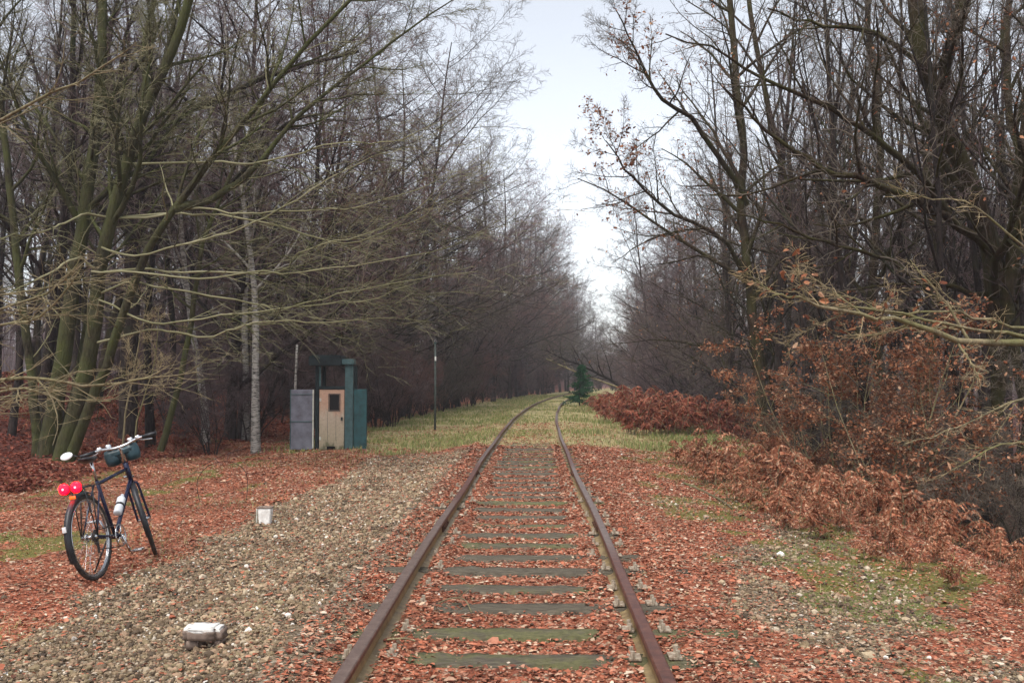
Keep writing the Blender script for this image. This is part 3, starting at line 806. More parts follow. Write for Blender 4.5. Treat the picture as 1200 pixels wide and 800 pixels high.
while y < 160:                                     # right front row
    x = float(tx(y)) + rr.uniform(6.8, 8.8) - .8 * float(sm(45, 80, y))
    if vis(x, y) and ok(x, y, 1.8): put_tree(x, y, 'rf', (oak if y < 50 else []) + edge, .70, .86)
    y += rr.uniform(2.4, 4.2) * (1 + y / 200)
c0 = cnt
for _ in range(1500):
    y = 18 + 115 * rr.random() ** 1.25; x = float(tx(y)) + rr.uniform(9.5, 36)
    if vis(x, y) and ok(x, y, 3.0 + y / 60):
        put_tree(x, y, 'rb', oak + oak + tall[:3] + lean, .85, 1.05)
        if cnt - c0 > 42: break
for i in range(3):
    proto('slim%d' % i, 'slim_tree', (lambda i: lambda rng: [stem_free(rng, 13.5 - i, .085 + .015 * i, (rng.normal(-.05, .06), rng.normal(0, .05)), .045)])(i),
          dict(k1=13, t0=.35, ratio1=.28, trop1=.11, ang1=36, k2=6, k3=6, k4=3, rt=.0034), 'bark_dark', ['twig_grey', 'twig_plum', 'twig_plum'][i], 190 + i)
c1 = 0
for _ in range(900):                               # slender dark trunks screening the right side
    y = 13.5 + 34 * rr.random() ** 1.2; x = float(tx(y)) + 6.0 + 13 * rr.random()
    if vis(x, y, 10) and ok(x, y, 1.15):
        spawn('slim%d' % rr.randrange(3), ground_loc(x, y), rr.uniform(0, 6.28), rr.uniform(.8, 1.1), 'slender dark trunk in the screen of the right wood', 'tree', 'slender trunks in the right wood'); c1 += 1
        if c1 > 85: break
c1 = 0
for _ in range(900):
    y = 23 + 30 * rr.random() ** 1.2; x = float(tx(y)) - 8.0 - 16 * rr.random()
    if vis(x, y, 10) and ok(x, y, 1.3):
        spawn('slim%d' % rr.randrange(3), ground_loc(x, y), rr.uniform(0, 6.28), rr.uniform(.85, 1.1), 'slender dark trunk in the screen of the left wood', 'tree', 'slender trunks in the left wood'); c1 += 1
        if c1 > 32: break
for _ in range(300):                               # where the line bends out of sight
    y = rr.uniform(130, 200); x = rr.uniform(-4, 42)
    if abs(x - float(tx(y))) > 4.2 and ok(x, y, 4.2): put_tree(x, y, 'e', edge, .75, .92)
print('trees', cnt)

# understorey
SHL = {'l': ('dense bare shrub at the foot of the left wood', 'bare shrubs under the left wood'),
       'r': ('purplish bare shrub below the right wood', 'bare shrubs under the right wood'),
       'll': ('low shrub with red withered leaves under the left wood', 'red leaved shrubs under the left wood'),
       'rl': ('shrub with withered leaves among bare shrubs right of the track', 'withered shrubs right of the track')}
sc0 = 0
for _ in range(400):
    y = 23 + 100 * rr.random() ** 1.5; x = float(tx(y)) - 6.4 - 15 * rr.random() ** 1.5
    if vis(x, y, 20) and ok(x, y, 1.5 + y / 60):
        lf = rr.random() < .22; kk = 'leafy1' if lf else rr.choice(['shrub0', 'shrub1', 'shrub0', 'shrub2'])
        lb = SHL['ll' if lf else 'l']
        spawn(kk, ground_loc(x, y), rr.uniform(0, 6.28), rr.uniform(.7, 1.25) * (.7 if lf else 1), lb[0], 'shrub', lb[1]); sc0 += 1
        if sc0 > 95: break
sc0 = 0
for _ in range(400):
    y = 24 + 95 * rr.random() ** 1.5; x = float(tx(y)) + 6.2 + 13 * rr.random() ** 1.5
    if vis(x, y, 20) and ok(x, y, 1.4 + y / 60):
        lf = rr.random() < .12; kk = 'leafy1' if lf else rr.choice(['shrub0', 'shrub1', 'shrub0', 'shrub2'])
        lb = SHL['rl' if lf else 'r']
        spawn(kk, ground_loc(x, y), rr.uniform(0, 6.28), rr.uniform(1.0, 1.6) * (.7 if lf else 1), lb[0], 'shrub', lb[1]); sc0 += 1
        if sc0 > 85: break
hedge = []
for _ in range(700):                               # brush right along the left edge
    y = 25.5 + 75 * rr.random() ** 1.35; x = float(tx(y)) - rr.uniform(5.0, 7.6)
    if not vis(x, y, 10) or any((a - x) ** 2 + (b - y) ** 2 < (1.1 + y / 90) ** 2 for (a, b) in hedge): continue
    hedge.append((x, y))
    spawn(rr.choice(['shrub0', 'shrub1', 'shrub2', 'shrub0', 'sap1', 'sap0']), ground_loc(x, y), rr.uniform(0, 6.28), rr.uniform(.6, 1.05), 'bare brush closing the left wood edge beyond the booth', 'shrub', 'brush along the left wood edge')
    if len(hedge) > 64: break
for _ in range(60):                                # thin saplings at the left edge
    y = 23 + 40 * rr.random(); x = float(tx(y)) - rr.uniform(6.2, 10)
    if vis(x, y, 0) and ok(x, y, 1.6):
        spawn(rr.choice(['sap0', 'sap1', 'sap2']), ground_loc(x, y), rr.uniform(0, 6.28), rr.uniform(.7, 1.1), 'slim young tree at the edge of the left wood', 'sapling', 'saplings along the left wood')

for _ in range(60):                                # brush closing the far bend
    y = rr.uniform(105, 165); x = float(tx(y)) + rr.choice((-1, 1)) * rr.uniform(3.2, 12) if y < 135 else rr.uniform(0, 34)
    if ok(x, y, 2.2):
        spawn(rr.choice(['shrub0', 'shrub1', 'shrub2']), ground_loc(x, y), rr.uniform(0, 6.28), rr.uniform(1.1, 1.7), 'hazy bare shrub closing the far bend of the line', 'shrub', 'shrubs at the far bend')

# far-off wood as one mass
acc = Acc(); rng = np.random.default_rng(77)
n = 1500
ang = rng.uniform(-.62, .62, n); dist = rng.uniform(95, 230, n)
xx, yy = np.tan(ang) * dist, dist
k = np.abs(xx - tx(yy)) > 26 ; k |= (yy > 195) & (np.abs(xx - tx(yy)) > 6)
xx, yy = xx[k], yy[k]; n = len(xx)
P, R = grow(rng, np.stack([xx, yy, zbase(xx, yy) - .3], 1), np.tile([[0, 0, 1.0]], (n, 1)) + rng.normal(0, .05, (n, 3)) * [1, 1, 0], rng.uniform(9, 14, n), rng.uniform(.1, .2, n), 7, .05, .02, .2)
acc.tubes(P, R, 4)
b = sprout(rng, P, R, 12, .1, 1, 50, .3, .4, 4, .12, .06, .3, .5); acc.tubes(*b, 3)
b2 = sprout(rng, *b, 5, .1, 1, 45, .5, .4, 3, .15, .03, .5, .7, .03, .014); acc.tubes(*b2, 3)
tag(acc.build('distant_woodland', M['twig_plum']), 'hazy mass of far bare woodland behind the nearer trees', kind='stuff')

# ------------------------------------------------------------------ bracken
def bracken_mesh(seed, nf, H):
    rng = np.random.default_rng(seed); st, fr = Acc(), Acc()
    for k in range(nf):
        a = rng.uniform(0, 2 * PI); Lf = H * rng.uniform(.7, 1.2); out = rng.uniform(.25, .8) * Lf
        dirn = np.array([math.cos(a), math.sin(a), 0])
        base = np.array([rng.normal(0, .12), rng.normal(0, .12), -.05])
        top = rng.uniform(.45, 1.0) * Lf
        pts = [base, base + dirn * out * .25 + [0, 0, top * .75], base + dirn * out * .7 + [0, 0, top], base + dirn * out * 1.25 + [0, 0, top * rng.uniform(.55, .9)]]
        pp = spline(pts, 18)
        st.tubes(pp[None], np.linspace(.008, .002, 18)[None], 4)
        T = np.gradient(pp, axis=0); T /= np.linalg.norm(T, axis=1, keepdims=True)
        for i in range(4, 18):
            t_ = (i - 4) / 13; ln = .28 * Lf * (1 - t_ * .85) * rng.uniform(.7, 1.1)
            for sg in (-1, 1):
                side = np.cross(T[i], [0, 0, 1]); side /= np.linalg.norm(side) + 1e-9
                d = side * sg + T[i] * .45 + np.array([0, 0, rng.uniform(-.9, .1)]); d /= np.linalg.norm(d)
                m = 7
                u = np.linspace(.1, 1, m)
                C = pp[i] + d[None] * (u * ln)[:, None] + np.outer(u ** 2 * ln, [0, 0, -.35])
                wv = np.cross(d, rng.normal(0, 1, 3)); wv /= np.linalg.norm(wv)
                w = ln * .22 * (1.05 - u)[:, None] * rng.uniform(.6, 1.3, (m, 1))
                V = np.concatenate([C + wv * w, C - wv * w + rng.normal(0, .006, (m, 3))])
                q = np.array([[j, j + 1, m + j + 1, m + j] for j in range(0, m - 1)])
                # separate leaflets: leave gaps by shifting
                Vs = []; Fs = []
                for j in range(m - 1):
                    c0, c1 = C[j], C[j] * .35 + C[j + 1] * .65
                    Vs += [c0 - wv * w[j], c1 - wv * w[j] * .8 + d * .012, c1 + wv * w[j] * .8 + d * .012, c0 + wv * w[j]]
                    Fs.append([4 * j, 4 * j + 1, 4 * j + 2, 4 * j + 3])
                fr.add(np.array(Vs), np.array(Fs))
    return st.mesh('bracken_stalks'), fr.mesh('bracken_fronds', False)
BR = {}
for col in ('bracken', 'bracken_red'):
    for i in range(3):
        a, b = bracken_mesh(400 + i, 9, [.75, .6, .9][i])
        key = col + str(i)
        PROTO[key] = dict(name='dead_bracken', parts=[('stalks', a, M['bark_pale']), ('fronds', b, M[col])], used=None)
bl = 0
for _ in range(900):                              # shoulder of the embankment
    y = 5.8 + 13 * rr.random(); s_ = 2.75 + 2.1 * rr.random()
    if y < 9.5 and s_ < 2.95 + .5 * float(sm(9.5, 6.5, y)) : continue
    x = float(tx(y)) + s_
    if not vis(x, y, 0) or not ok(x, y, .42): continue
    h = .30 + .36 * float(sm(7.0, 13, y))
    spawn('bracken%d' % rr.randrange(3), ground_loc(x, y), rr.uniform(0, 6.28), h * rr.uniform(.8, 1.15), 'rust brown dead bracken on the embankment shoulder right of the track', 'bracken', 'dead bracken along the right shoulder'); bl += 1
    if bl > 112: break
bl = 0
for _ in range(900):                              # red bed farther along
    y = 25 + 30 * rr.random() ** 1.2; s_ = 2.6 + 4.2 * rr.random()
    if y < 28: continue
    x = float(tx(y)) + s_
    if not ok(x, y, .55): continue
    spawn('bracken_red%d' % rr.randrange(3), ground_loc(x, y), rr.uniform(0, 6.28), rr.uniform(1.0, 1.5), 'dark red dead bracken in the bed beyond the green verge', 'bracken', 'red bracken beyond the verge'); bl += 1
    if bl > 112: break
bl = 0
for _ in range(300):                              # red bank under the left trees
    y = 20.5 + 24 * rr.random(); x = float(tx(y)) - 7.9 - 11 * rr.random()
    if not vis(x, y, 0) or not ok(x, y, .6): continue
    spawn('bracken_red%d' % rr.randrange(3), ground_loc(x, y), rr.uniform(0, 6.28), rr.uniform(.5, .95), 'dark red dead bracken under the left trees', 'bracken', 'red bracken under the left trees'); bl += 1
    if bl > 95: break

# ------------------------------------------------------------------ railway track
t = NT('rail_steel'); p = t.pos(True)
sz = t.n('ShaderNodeSeparateXYZ'); t.l(p, sz.inputs[0])
nz = t.noise(14, 5, .7, p)
rust = t.ramp(nz, [(.3, (.045, .017, .012)), (.55, (.11, .040, .026)), (.75, (.18, .080, .050))])
foot = t.ramp(nz, [(.3, (.14, .085, .04)), (.7, (.36, .26, .12))])
hz = t.math('MULTIPLY', t.math('SUBTRACT', sz.outputs[2], .0), 1 / .14)
c_ = t.mix(t.ramp(hz, [(.45, (0, 0, 0)), (.75, (1, 1, 1))]), foot, rust)
topm = t.ramp(hz, [(.975, (0, 0, 0)), (.995, (1, 1, 1))])
c_ = t.mix(topm, c_, t.ramp(nz, [(.3, (.085, .052, .042)), (.7, (.17, .12, .10))]))
t.bump(t.noise(60, 4, .7, p), .3, .004)
M['rail'] = t.fin(c_, .48, .25, .45)

t = NT('sleeper_wood'); p = t.pos(True)
g1 = t.noise(6, 6, .75, t.mapping(p, (1.2, 12, 6)))
c_ = t.ramp(g1, [(.28, (.022, .019, .015)), (.5, (.095, .080, .060)), (.75, (.19, .165, .12))])
mo = t.ramp(t.math('ADD', t.noise(3.2, 4, .7, p), t.math('MULTIPLY', t.math('SUBTRACT', t.objrand(), .5), .35)), [(.52, (0, 0, 0)), (.70, (1, 1, 1))])
c_ = t.mix(t.math('MULTIPLY', mo, .55), c_, t.ramp(t.noise(30, 3, .7, p), [(.3, (.06, .065, .02)), (.7, (.19, .19, .07))]))
t.bump(g1, .9, .015)
M['sleeper'] = t.fin(c_, .9, 0, .15)
M['clip'] = plain('rail_clip', (.40, .34, .26), .7, .2, .3, (.14, .08, .05), 40)

M['fish'] = plain('fishplate_rust', (.13, .06, .035), .75, .3, .3, (.05, .025, .018), 30)
track = empty('railway_track', (0, 0, 0), 'rusty single railway line on mossy wooden sleepers curving right into the wood', 'railway track')
prof = np.array([(-.062, 0), (.062, 0), (.062, .010), (.012, .024), (.009, .098), (.034, .108), (.036, .132), (.028, .140), (-.028, .140), (-.036, .132), (-.034, .108), (-.009, .098), (-.012, .024), (-.062, .010)])
yy = np.concatenate([np.arange(1.5, 20, .5), np.arange(20, 108, 1.0)])
cx = tx(yy); hd = np.gradient(cx, yy); nrm = np.stack([np.ones_like(hd), -hd], 1); nrm /= np.linalg.norm(nrm, axis=1, keepdims=True)
for sg in (-1, 1):
    wob = .010 * np.sin(yy * .7 + sg) + .008 * np.sin(yy * .31)
    V = np.zeros((len(yy), len(prof), 3))
    off = (sg * .7525 + wob)[:, None] + prof[None, :, 0]
    V[:, :, 0] = cx[:, None] + nrm[:, 0:1] * off; V[:, :, 1] = yy[:, None] + nrm[:, 1:2] * off
    V[:, :, 2] = prof[None, :, 1] + (.006 * np.sin(yy * .5 + 2 * sg))[:, None]
    k_ = len(prof); id_ = np.arange(len(yy) * k_).reshape(len(yy), k_)
    a = id_[:-1]; b = np.roll(a, -1, 1); d = id_[1:]; c = np.roll(d, -1, 1)
    r_ = link('rail', mesh_np('rail', V.reshape(-1, 3), [np.stack([a, b, c, d], -1).reshape(-1, 4)], False), M['rail'], track)
    r_.location = (0, 0, -.008)
    for jy in (9.72, 15.1):
        for sd_ in (-1, 1):
            fp = Acc(); fp.box((0, 0, 0), (.014, .46, .07), bev=.003)
            for q in (-.16, -.06, .06, .16): fp.tube([(sd_ * .006, q, 0), (sd_ * .022, q, 0)], .014, 6)
            o = fp.build('fishplate', M['fish'], r_, False)
            o.location = (float(tx(jy)) + sg * .7525 + .010 * math.sin(jy * .7 + sg) + .008 * math.sin(jy * .31) + sd_ * .019, jy, .063); o.rotation_euler = (0, 0, -math.atan(.0235))
slm = []
for i in range(4):
    bm = bmesh.new(); bmesh.ops.create_grid(bm, x_segments=26, y_segments=4, size=.5)
    rg = np.random.default_rng(500 + i)
    for v in bm.verts:
        v.co.x *= 2.56; v.co.y *= .215
        e = abs(v.co.y) / .12
        v.co.z = rg.normal(0, .004) - .012 * e ** 3
        v.co.x += rg.normal(0, .006) if abs(v.co.x) > 1.2 else 0; v.co.y += rg.normal(0, .004)
    r_ = bmesh.ops.extrude_face_region(bm, geom=list(bm.faces))
    for v in [g for g in r_['geom'] if isinstance(g, bmesh.types.BMVert)]: v.co.z -= .13
    bmesh.ops.recalc_face_normals(bm, faces=bm.faces)
    acc = Acc(); acc.bm(bm); slm.append(acc.mesh('sleeper'))
cb = Acc(); cb.box((0, 0, .008), (.07, .11, .016), bev=.004)
cb.tube([(.012, -.045, .01), (.012, -.045, .05)], .014, 6); cb.tube([(.012, .045, .01), (.012, .045, .05)], .014, 6)
clip = cb.mesh('rail_clip', False)
for i, d in enumerate(SLEEP_D):
    ang = -math.atan(.0235 + .0014 * max(0, d - 20))
    o = link('sleeper', slm[i % 4], M['sleeper'], track)
    dd = d + rr.uniform(-.05, .05)
    o.location = (float(tx(dd)) + rr.uniform(-.06, .06), dd, .014 + rr.uniform(-.012, .010)); o.rotation_euler = (0, rr.uniform(-.006, .006), ang + rr.uniform(-.02, .02))
    if i % 2: o.scale = (-1, -1, 1)
    if d < 14:
        for q in (-.86, -.645, .645, .86):
            c = link('rail_clip', clip, M['clip'], o)
            c.location = (q * (-1 if i % 2 else 1), rr.uniform(-.02, .02), .004); c.rotation_euler = (0, 0, PI if q in (-.645, .86) else 0)

# ------------------------------------------------------------------ booth
BD = 22.9; bx = (388 - 600) / F * BD
booth = empty('crossing_booth', ground_loc(bx, BD, .0), 'small derelict open topped booth with beige door and dark teal frame at the wood edge', 'booth')
bz = booth.location.z; booth.location.z = bz = at(388, 528, BD).z
M['teal'] = plain('teal_paint', (.014, .062, .068), .55, 0, .4, (.008, .028, .032), 9)
M['teal_pale'] = plain('faded_teal_paint', (.045, .088, .092), .6, 0, .35, (.02, .044, .046), 9)
M['greyblue'] = plain('grey_sheet', (.135, .135, .165), .5, 0, .4, (.075, .07, .085), 5)
M['darkteal'] = plain('dark_roof', (.008, .015, .017), .7, 0, .25, (.004, .006, .007), 9)
t = NT('door_paint'); p = t.pos(True); sz = t.n('ShaderNodeSeparateXYZ'); t.l(p, sz.inputs[0])
c_ = t.ramp(t.math('ADD', sz.outputs[2], t.math('MULTIPLY', t.math('SUBTRACT', t.noise(5, 5, .7, t.mapping(p, (2, 2, .6))), .5), .9)), [(.05, (.11, .105, .06)), (.2, (.29, .24, .165)), (.8, (.36, .285, .215)), (1.0, (.38, .235, .165))])
M['door'] = t.fin(t.mix(.5, c_, t.ramp(t.noise(25, 4, .7, p), [(.3, (.6, .6, .6)), (.6, (1.1, 1.1, 1.1))]), 'MULTIPLY'), .7, 0, .3)
M['strip'] = plain('pale_edge', (.50, .50, .44), .7, 0, .3, (.30, .28, .22))
M['glass_dark'] = plain('dark_glass', (.004, .004, .005), .25, 0, .25, (.003, .003, .003))
def part(name, mat, parent, *boxes, bev=.006):
    a = Acc()
    for b_ in boxes:
        (x0, x1, y0, y1, z0, z1) = b_[:6]
        a.box(((x0 + x1) / 2, (y0 + y1) / 2, (z0 + z1) / 2), (x1 - x0, y1 - y0, z1 - z0), bev=min(bev, .3 * min(x1 - x0, y1 - y0, z1 - z0)))
    return a.build(name, M[mat], parent, False)
part('post', 'darkteal', booth, (-.365, -.285, 0, .08, -.1, 1.98))
part('post', 'teal_pale', booth, (.325, .515, 0, .12, -.1, 2.005))
part('post', 'darkteal', booth, (-.365, -.285, .82, .90, -.1, 1.98)); part('post', 'darkteal', booth, (.40, .48, .82, .90, -.1, 1.98))
part('rail', 'darkteal', booth, (-.283, .323, .01, .07, 1.425, 1.50)); part('rail', 'teal_pale', booth, (-.283, -.235, .012, .06, 1.502, 1.97))
part('rail', 'darkteal', booth, (-.283, .398, .83, .88, 1.40, 1.47))
dr = part('door', 'door', booth, (-.270, .310, .02, .06, .03, 1.42))
part('window', 'glass_dark', dr, (-.035, .195, .0185, .030, .935, 1.305)); part('window_frame', 'darkteal', dr, (-.058, -.042, .010, .03, .915, 1.325), (.202, .218, .010, .03, .915, 1.325), (-.041, .201, .011, .03, 1.312, 1.325), (-.041, .201, .011, .03, .915, .928))
part('kick_hole', 'glass_dark', dr, (-.09, .10, .0175, .03, .035, .10))
part('side_wall', 'darkteal', booth, (-.352, -.322, .082, .818, .02, 1.40)); part('side_wall', 'teal', booth, (.452, .482, .122, .818, .02, 1.40)); part('back_wall', 'door', booth, (-.283, .398, .85, .875, .02, 1.395))
lf = part('side_panel', 'greyblue', booth, (-.935, -.435, .03, .06, .03, 1.42))
part('panel_edge', 'teal_pale', lf, (-.955, -.937, .02, .07, .02, 1.43), (-.936, -.436, .018, .028, .665, .685), (-.936, -.436, .018, .028, 1.30, 1.315)); part('edge_strip', 'strip', lf, (-.432, -.40, .02, .06, .05, 1.42))
for hz_ in (.25, 1.15): part('hinge', 'strip', dr, (-.268, -.225, .008, .018, hz_, hz_ + .07))
part('door_handle', 'darkteal', dr, (.235, .275, -.012, .018, .70, .78)); part('kick_board', 'door', dr, (-.262, .302, .012, .0185, .11, .24))
for xs_ in (-.08, .115): part('board_joint', 'darkteal', dr, (xs_, xs_ + .006, .0175, .0205, .245, .90))
rf = part('side_panel', 'teal', booth, (0, .32, -.02, .02, .02, 1.43)); rf.location = (.53, .06, 0); rf.rotation_euler = (0, 0, -.22)
part('roof', 'darkteal', booth, (-.50, .25, -.12, .98, 1.982, 2.20), (-.44, .19, -.06, .92, 2.202, 2.225))
part('roof_cap', 'teal_pale', booth, (.255, .545, -.06, .22, 2.008, 2.13))

# ------------------------------------------------------------------ bicycle
M['tyre'] = plain('tyre_rubber', (.022, .021, .022), .75, 0, .3, (.07, .055, .045), 20)
M['chrome'] = plain('bright_metal', (.62, .62, .64), .22, 1, .5, (.45, .44, .42), 30)
M['frame_paint'] = plain('dark_blue_paint', (.013, .015, .045), .25, .2, .5, (.012, .014, .04), 20)
M['black'] = plain('black_plastic', (.014, .014, .017), .45, 0, .4, (.010, .010, .011))
M['bag'] = plain('teal_bag', (.018, .052, .066), .4, 0, .45, (.006, .014, .018), 10)
M['bottle'] = plain('bottle_plastic', (.66, .68, .70), .35, 0, .4, (.5, .52, .55))
M['reflector'] = plain('orange_reflector', (.8, .22, .02), .2, 0, .6, (.6, .14, .01))
M['tape_and_mirror_white'] = plain('white_tape_mirrored_sky', (.75, .75, .75), .3, 0, .5, (.6, .6, .6))  # reflector tape; on the mirror this white stands for reflected sky
t = NT('flash_glow_red'); t.b.inputs['Emission Color'].default_value = (1, .0, .002, 1); t.b.inputs['Emission Strength'].default_value = 14  # emission stands in for flash light thrown back by red reflectors
M['flash_glow_red'] = t.fin((.8, .02, .03), .2)
t = NT('flash_glow_core'); t.b.inputs['Emission Color'].default_value = (1, .06, .09, 1); t.b.inputs['Emission Strength'].default_value = 5  # brighter centre of the same flash return, also made by emission
M['flash_glow_core'] = t.fin((.8, .3, .3), .2)
BK = (-3.34, 7.97); zb = float(zbase(*BK)) + .005
bike = empty('bicycle', (BK[0], BK[1], zb), 'dark blue touring bicycle with glowing red reflectors leaning on its stand in the leaves', 'bicycle')
bike.rotation_mode = 'QUATERNION'
bike.rotation_quaternion = (Matrix.Rotation(math.radians(87.5), 3, 'Z') @ Matrix.Rotation(math.radians(-11), 3, 'X')).to_quaternion()
HA = Vector((.86, 0, .88)); AX = Vector((-.326, 0, .946)).normalized()
STEER = Matrix.Translation(HA) @ Matrix.Rotation(math.radians(25), 4, AX) @ Matrix.Translation(-HA)
def bpart(a, name, mat, parent=None, steer=False, smooth=True):
    if steer:
        a.V = [np.array([list(STEER @ Vector(v)) for v in V]) for V in a.V]
    return a.build(name, M[mat], parent or bike, smooth)
def circ(c, r, n=48, y=0.0):
    return [(c[0] + r * math.cos(q), y, c[2] + r * math.sin(q)) for q in np.linspace(0, 2 * PI, n + 1)]
def wheel(c, steer, hubw=.05):
    a = Acc(); a.tube(circ(c, .312), .011, 6, False); a.tube(circ(c, .300, 48, .006), .006, 5, False); a.tube(circ(c, .300, 48, -.006), .006, 5, False)
    w_ = bpart(a, 'wheel', 'chrome', None, steer)
    bpart(Acc().tube(circ(c, .328), .019, 10, False), 'tyre', 'tyre', w_, steer)
    s_ = Acc()
    for i in range(32):
        q = i * 2 * PI / 32; sg = 1 if i % 2 else -1; q2 = q + (.45 if i % 4 < 2 else -.45)
        s_.tube([(c[0] + .022 * math.cos(q2), sg * .026, c[2] + .022 * math.sin(q2)), (c[0] + .305 * math.cos(q), 0, c[2] + .305 * math.sin(q))], .0014, 4, False)
    bpart(s_, 'spokes', 'chrome', w_, steer)
    h = Acc(); h.tube([(c[0], -hubw, c[2]), (c[0], hubw, c[2])], .016, 10); h.tube([(c[0], -.028, c[2]), (c[0], -.022, c[2])], .032, 12); h.tube([(c[0], .022, c[2]), (c[0], .028, c[2])], .032, 12)
    bpart(h, 'hub', 'chrome', w_, steer)
RA, FA, BB = Vector((0, 0, .345)), Vector((1.03, 0, .345)), Vector((.435, 0, .285))
wheel(RA, False, .065); wheel(FA, True)
ST, HT, HB = Vector((.275, 0, .78)), Vector((.872, 0, .855)), Vector((.915, 0, .725))
a = Acc(); a.tube([BB, ST], .0155, 10); a.tube([ST - Vector((0, 0, .03)), HT - Vector((0, 0, .03))], .0145, 10); a.tube([BB, HB], .018, 10); a.tube([HB - Vector((-.008, 0, .025)), HT + Vector((-.008, 0, .025))], .021, 10)
for sg in (-1, 1):
    a.tube([RA + Vector((0, sg * .062, 0)), BB + Vector((-.03, sg * .035, 0))], .009, 8); a.tube([RA + Vector((0, sg * .062, 0)), ST + Vector((-.01, sg * .025, -.03))], .0075, 8)
a.tube([BB + Vector((0, -.036, 0)), BB + Vector((0, .036, 0))], .022, 12)
frame = bpart(a, 'frame', 'frame_paint')
a = Acc()
for sg in (-1, 1): a.tube(spline([FA + Vector((0, sg * .052, 0)), FA + Vector((-.045, sg * .05, .14)), HB + Vector((.012, sg * .045, -.06)), HB + Vector((.008, sg * .02, -.035))], 10), .0105, 8)
bpart(a, 'fork', 'frame_paint', None, True)
bpart(Acc().tube([ST, Vector((.235, 0, .945))], .0135, 10), 'seat_post', 'chrome')
bm = bmesh.new(); bmesh.ops.create_uvsphere(bm, u_segments=20, v_segments=12, radius=1)
for v in bm.verts:
    x_, y_, z_ = v.co; wd = .078 * (1 - .72 * max(0, min(1, (x_ + .55) / 1.0)))
    v.co = (.215 + x_ * .135, y_ * wd * 1.0, .965 + z_ * (.032 if z_ < 0 else .022) + .012 * x_ * x_)
bpart(Acc().bm(bm), 'saddle', 'black')
a = Acc(); GR = Vector((.80, 0, 1.03)); a.tube([HT + Vector((-.008, 0, .02)), HT + Vector((-.04, 0, .14)), GR], .0135, 10)
a.tube(spline([GR + Vector((-.07, .31, .015)), GR + Vector((-.02, .16, .02)), GR + Vector((.0, .05, .0)), GR + Vector((.0, -.05, .0)), GR + Vector((-.02, -.16, .02)), GR + Vector((-.07, -.31, .015))], 20), .0125, 10)
hb = bpart(a, 'handlebar', 'chrome', None, True)
for sg in (-1, 1):
    bpart(Acc().tube([GR + Vector((-.072, sg * .325, .015)), GR + Vector((-.035, sg * .205, .018))], .0175, 10), 'grip', 'black', hb, True)
    a = Acc(); a.tube([GR + Vector((-.02, sg * .17, .015)), GR + Vector((.03, sg * .19, .0)), GR + Vector((.0, sg * .28, -.02))], .007, 6); a.box(GR + Vector((-.01, sg * .165, .03)), (.05, .04, .035), bev=.008)
    bpart(a, 'brake_lever', 'chrome', hb, True)
a = Acc(); a.tube([GR + Vector((-.06, .33, .02)), GR + Vector((-.05, .385, .055))], .005, 6)
mi = bpart(a, 'mirror_arm', 'black', hb, True)
bm = bmesh.new(); bmesh.ops.create_uvsphere(bm, u_segments=18, v_segments=10, radius=1)
a = Acc().bm(bm, Matrix.Translation(GR + Vector((-.05, .43, .06))) @ Euler((0, .35, -.3)).to_matrix().to_4x4() @ Matrix.Diagonal((.010, .055, .034, 1)))
bpart(a, 'mirror', 'tape_and_mirror_white', hb, True)  # flat white in place of the bright sky seen in the glass
a = Acc()
for sg in (-1, 1): a.box((.955, sg * .085, .96), (.12, .135, .16), bev=.05)
a.box((.925, 0, .985), (.06, .2, .05), bev=.012)
bg_ = bpart(a, 'handlebar_bag', 'bag', None, True)
a = Acc(); a.box((.915, .09, 1.06), (.06, .05, .05), bev=.014); a.box((.90, -.10, 1.065), (.05, .05, .04), bev=.012); a.tube([(.95, 0, 1.0), (1.0, 0, 1.0)], .03, 12)
bpart(a, 'headlight', 'chrome', hb, True)
for sg in (-1, 1):
    bpart(Acc().tube(spline([GR + Vector((.03, sg * .17, .0)), GR + Vector((.12, sg * .12, .04)), GR + Vector((.10, sg * .03, -.10)), HB + Vector((.05, sg * .02, .02))], 14), .0035, 5), 'brake_cable', 'black', hb, True)
bpart(Acc().tube(spline([FA + Vector((-.02, .05, .42)), FA + Vector((.02, -.03, .40))], 4), .012, 6), 'front_brake', 'chrome', None, True)
def guard(c, r, a0, a1, w_, steer, name='mudguard'):
    q = np.linspace(math.radians(a0), math.radians(a1), 26); sec = [(-1, -.010), (-.6, .003), (0, .008), (.6, .003), (1, -.010)]
    V = np.array([[(c[0] + (r + dz) * math.cos(t_), yv * w_ / 2, c[2] + (r + dz) * math.sin(t_)) for (yv, dz) in sec] for t_ in q])
    V2 = np.array([[(c[0] + (r + dz - .003) * math.cos(t_), yv * w_ / 2, c[2] + (r + dz - .003) * math.sin(t_)) for (yv, dz) in sec] for t_ in q])
    id_ = np.arange(26 * 5).reshape(26, 5); Qd = np.stack([id_[:-1, :-1], id_[:-1, 1:], id_[1:, 1:], id_[1:, :-1]], -1).reshape(-1, 4)
    a = Acc(); a.add(V.reshape(-1, 3), Qd); a.add(V2.reshape(-1, 3), Qd[:, ::-1]); 
    for an in (a0 + 15, a1 - 15 if a1 - a0 > 120 else a0 + 40):
        for sg in (-1, 1): a.tube([(c[0], sg * .06, c[2]), (c[0] + r * math.cos(math.radians(an)), sg * w_ / 2, c[2] + r * math.sin(math.radians(an)))], .002, 4, False)
    return bpart(a, name, 'black', None, steer)
mg = guard(RA, .365, 70, 205, .052, False); guard(FA, .365, 40, 205, .05, True)
bpart(Acc().box((-.375, 0, .46), (.012, .03, .045), bev=.003), 'reflector_tape', 'tape_and_mirror_white', mg)
a = Acc()                                           # rear rack
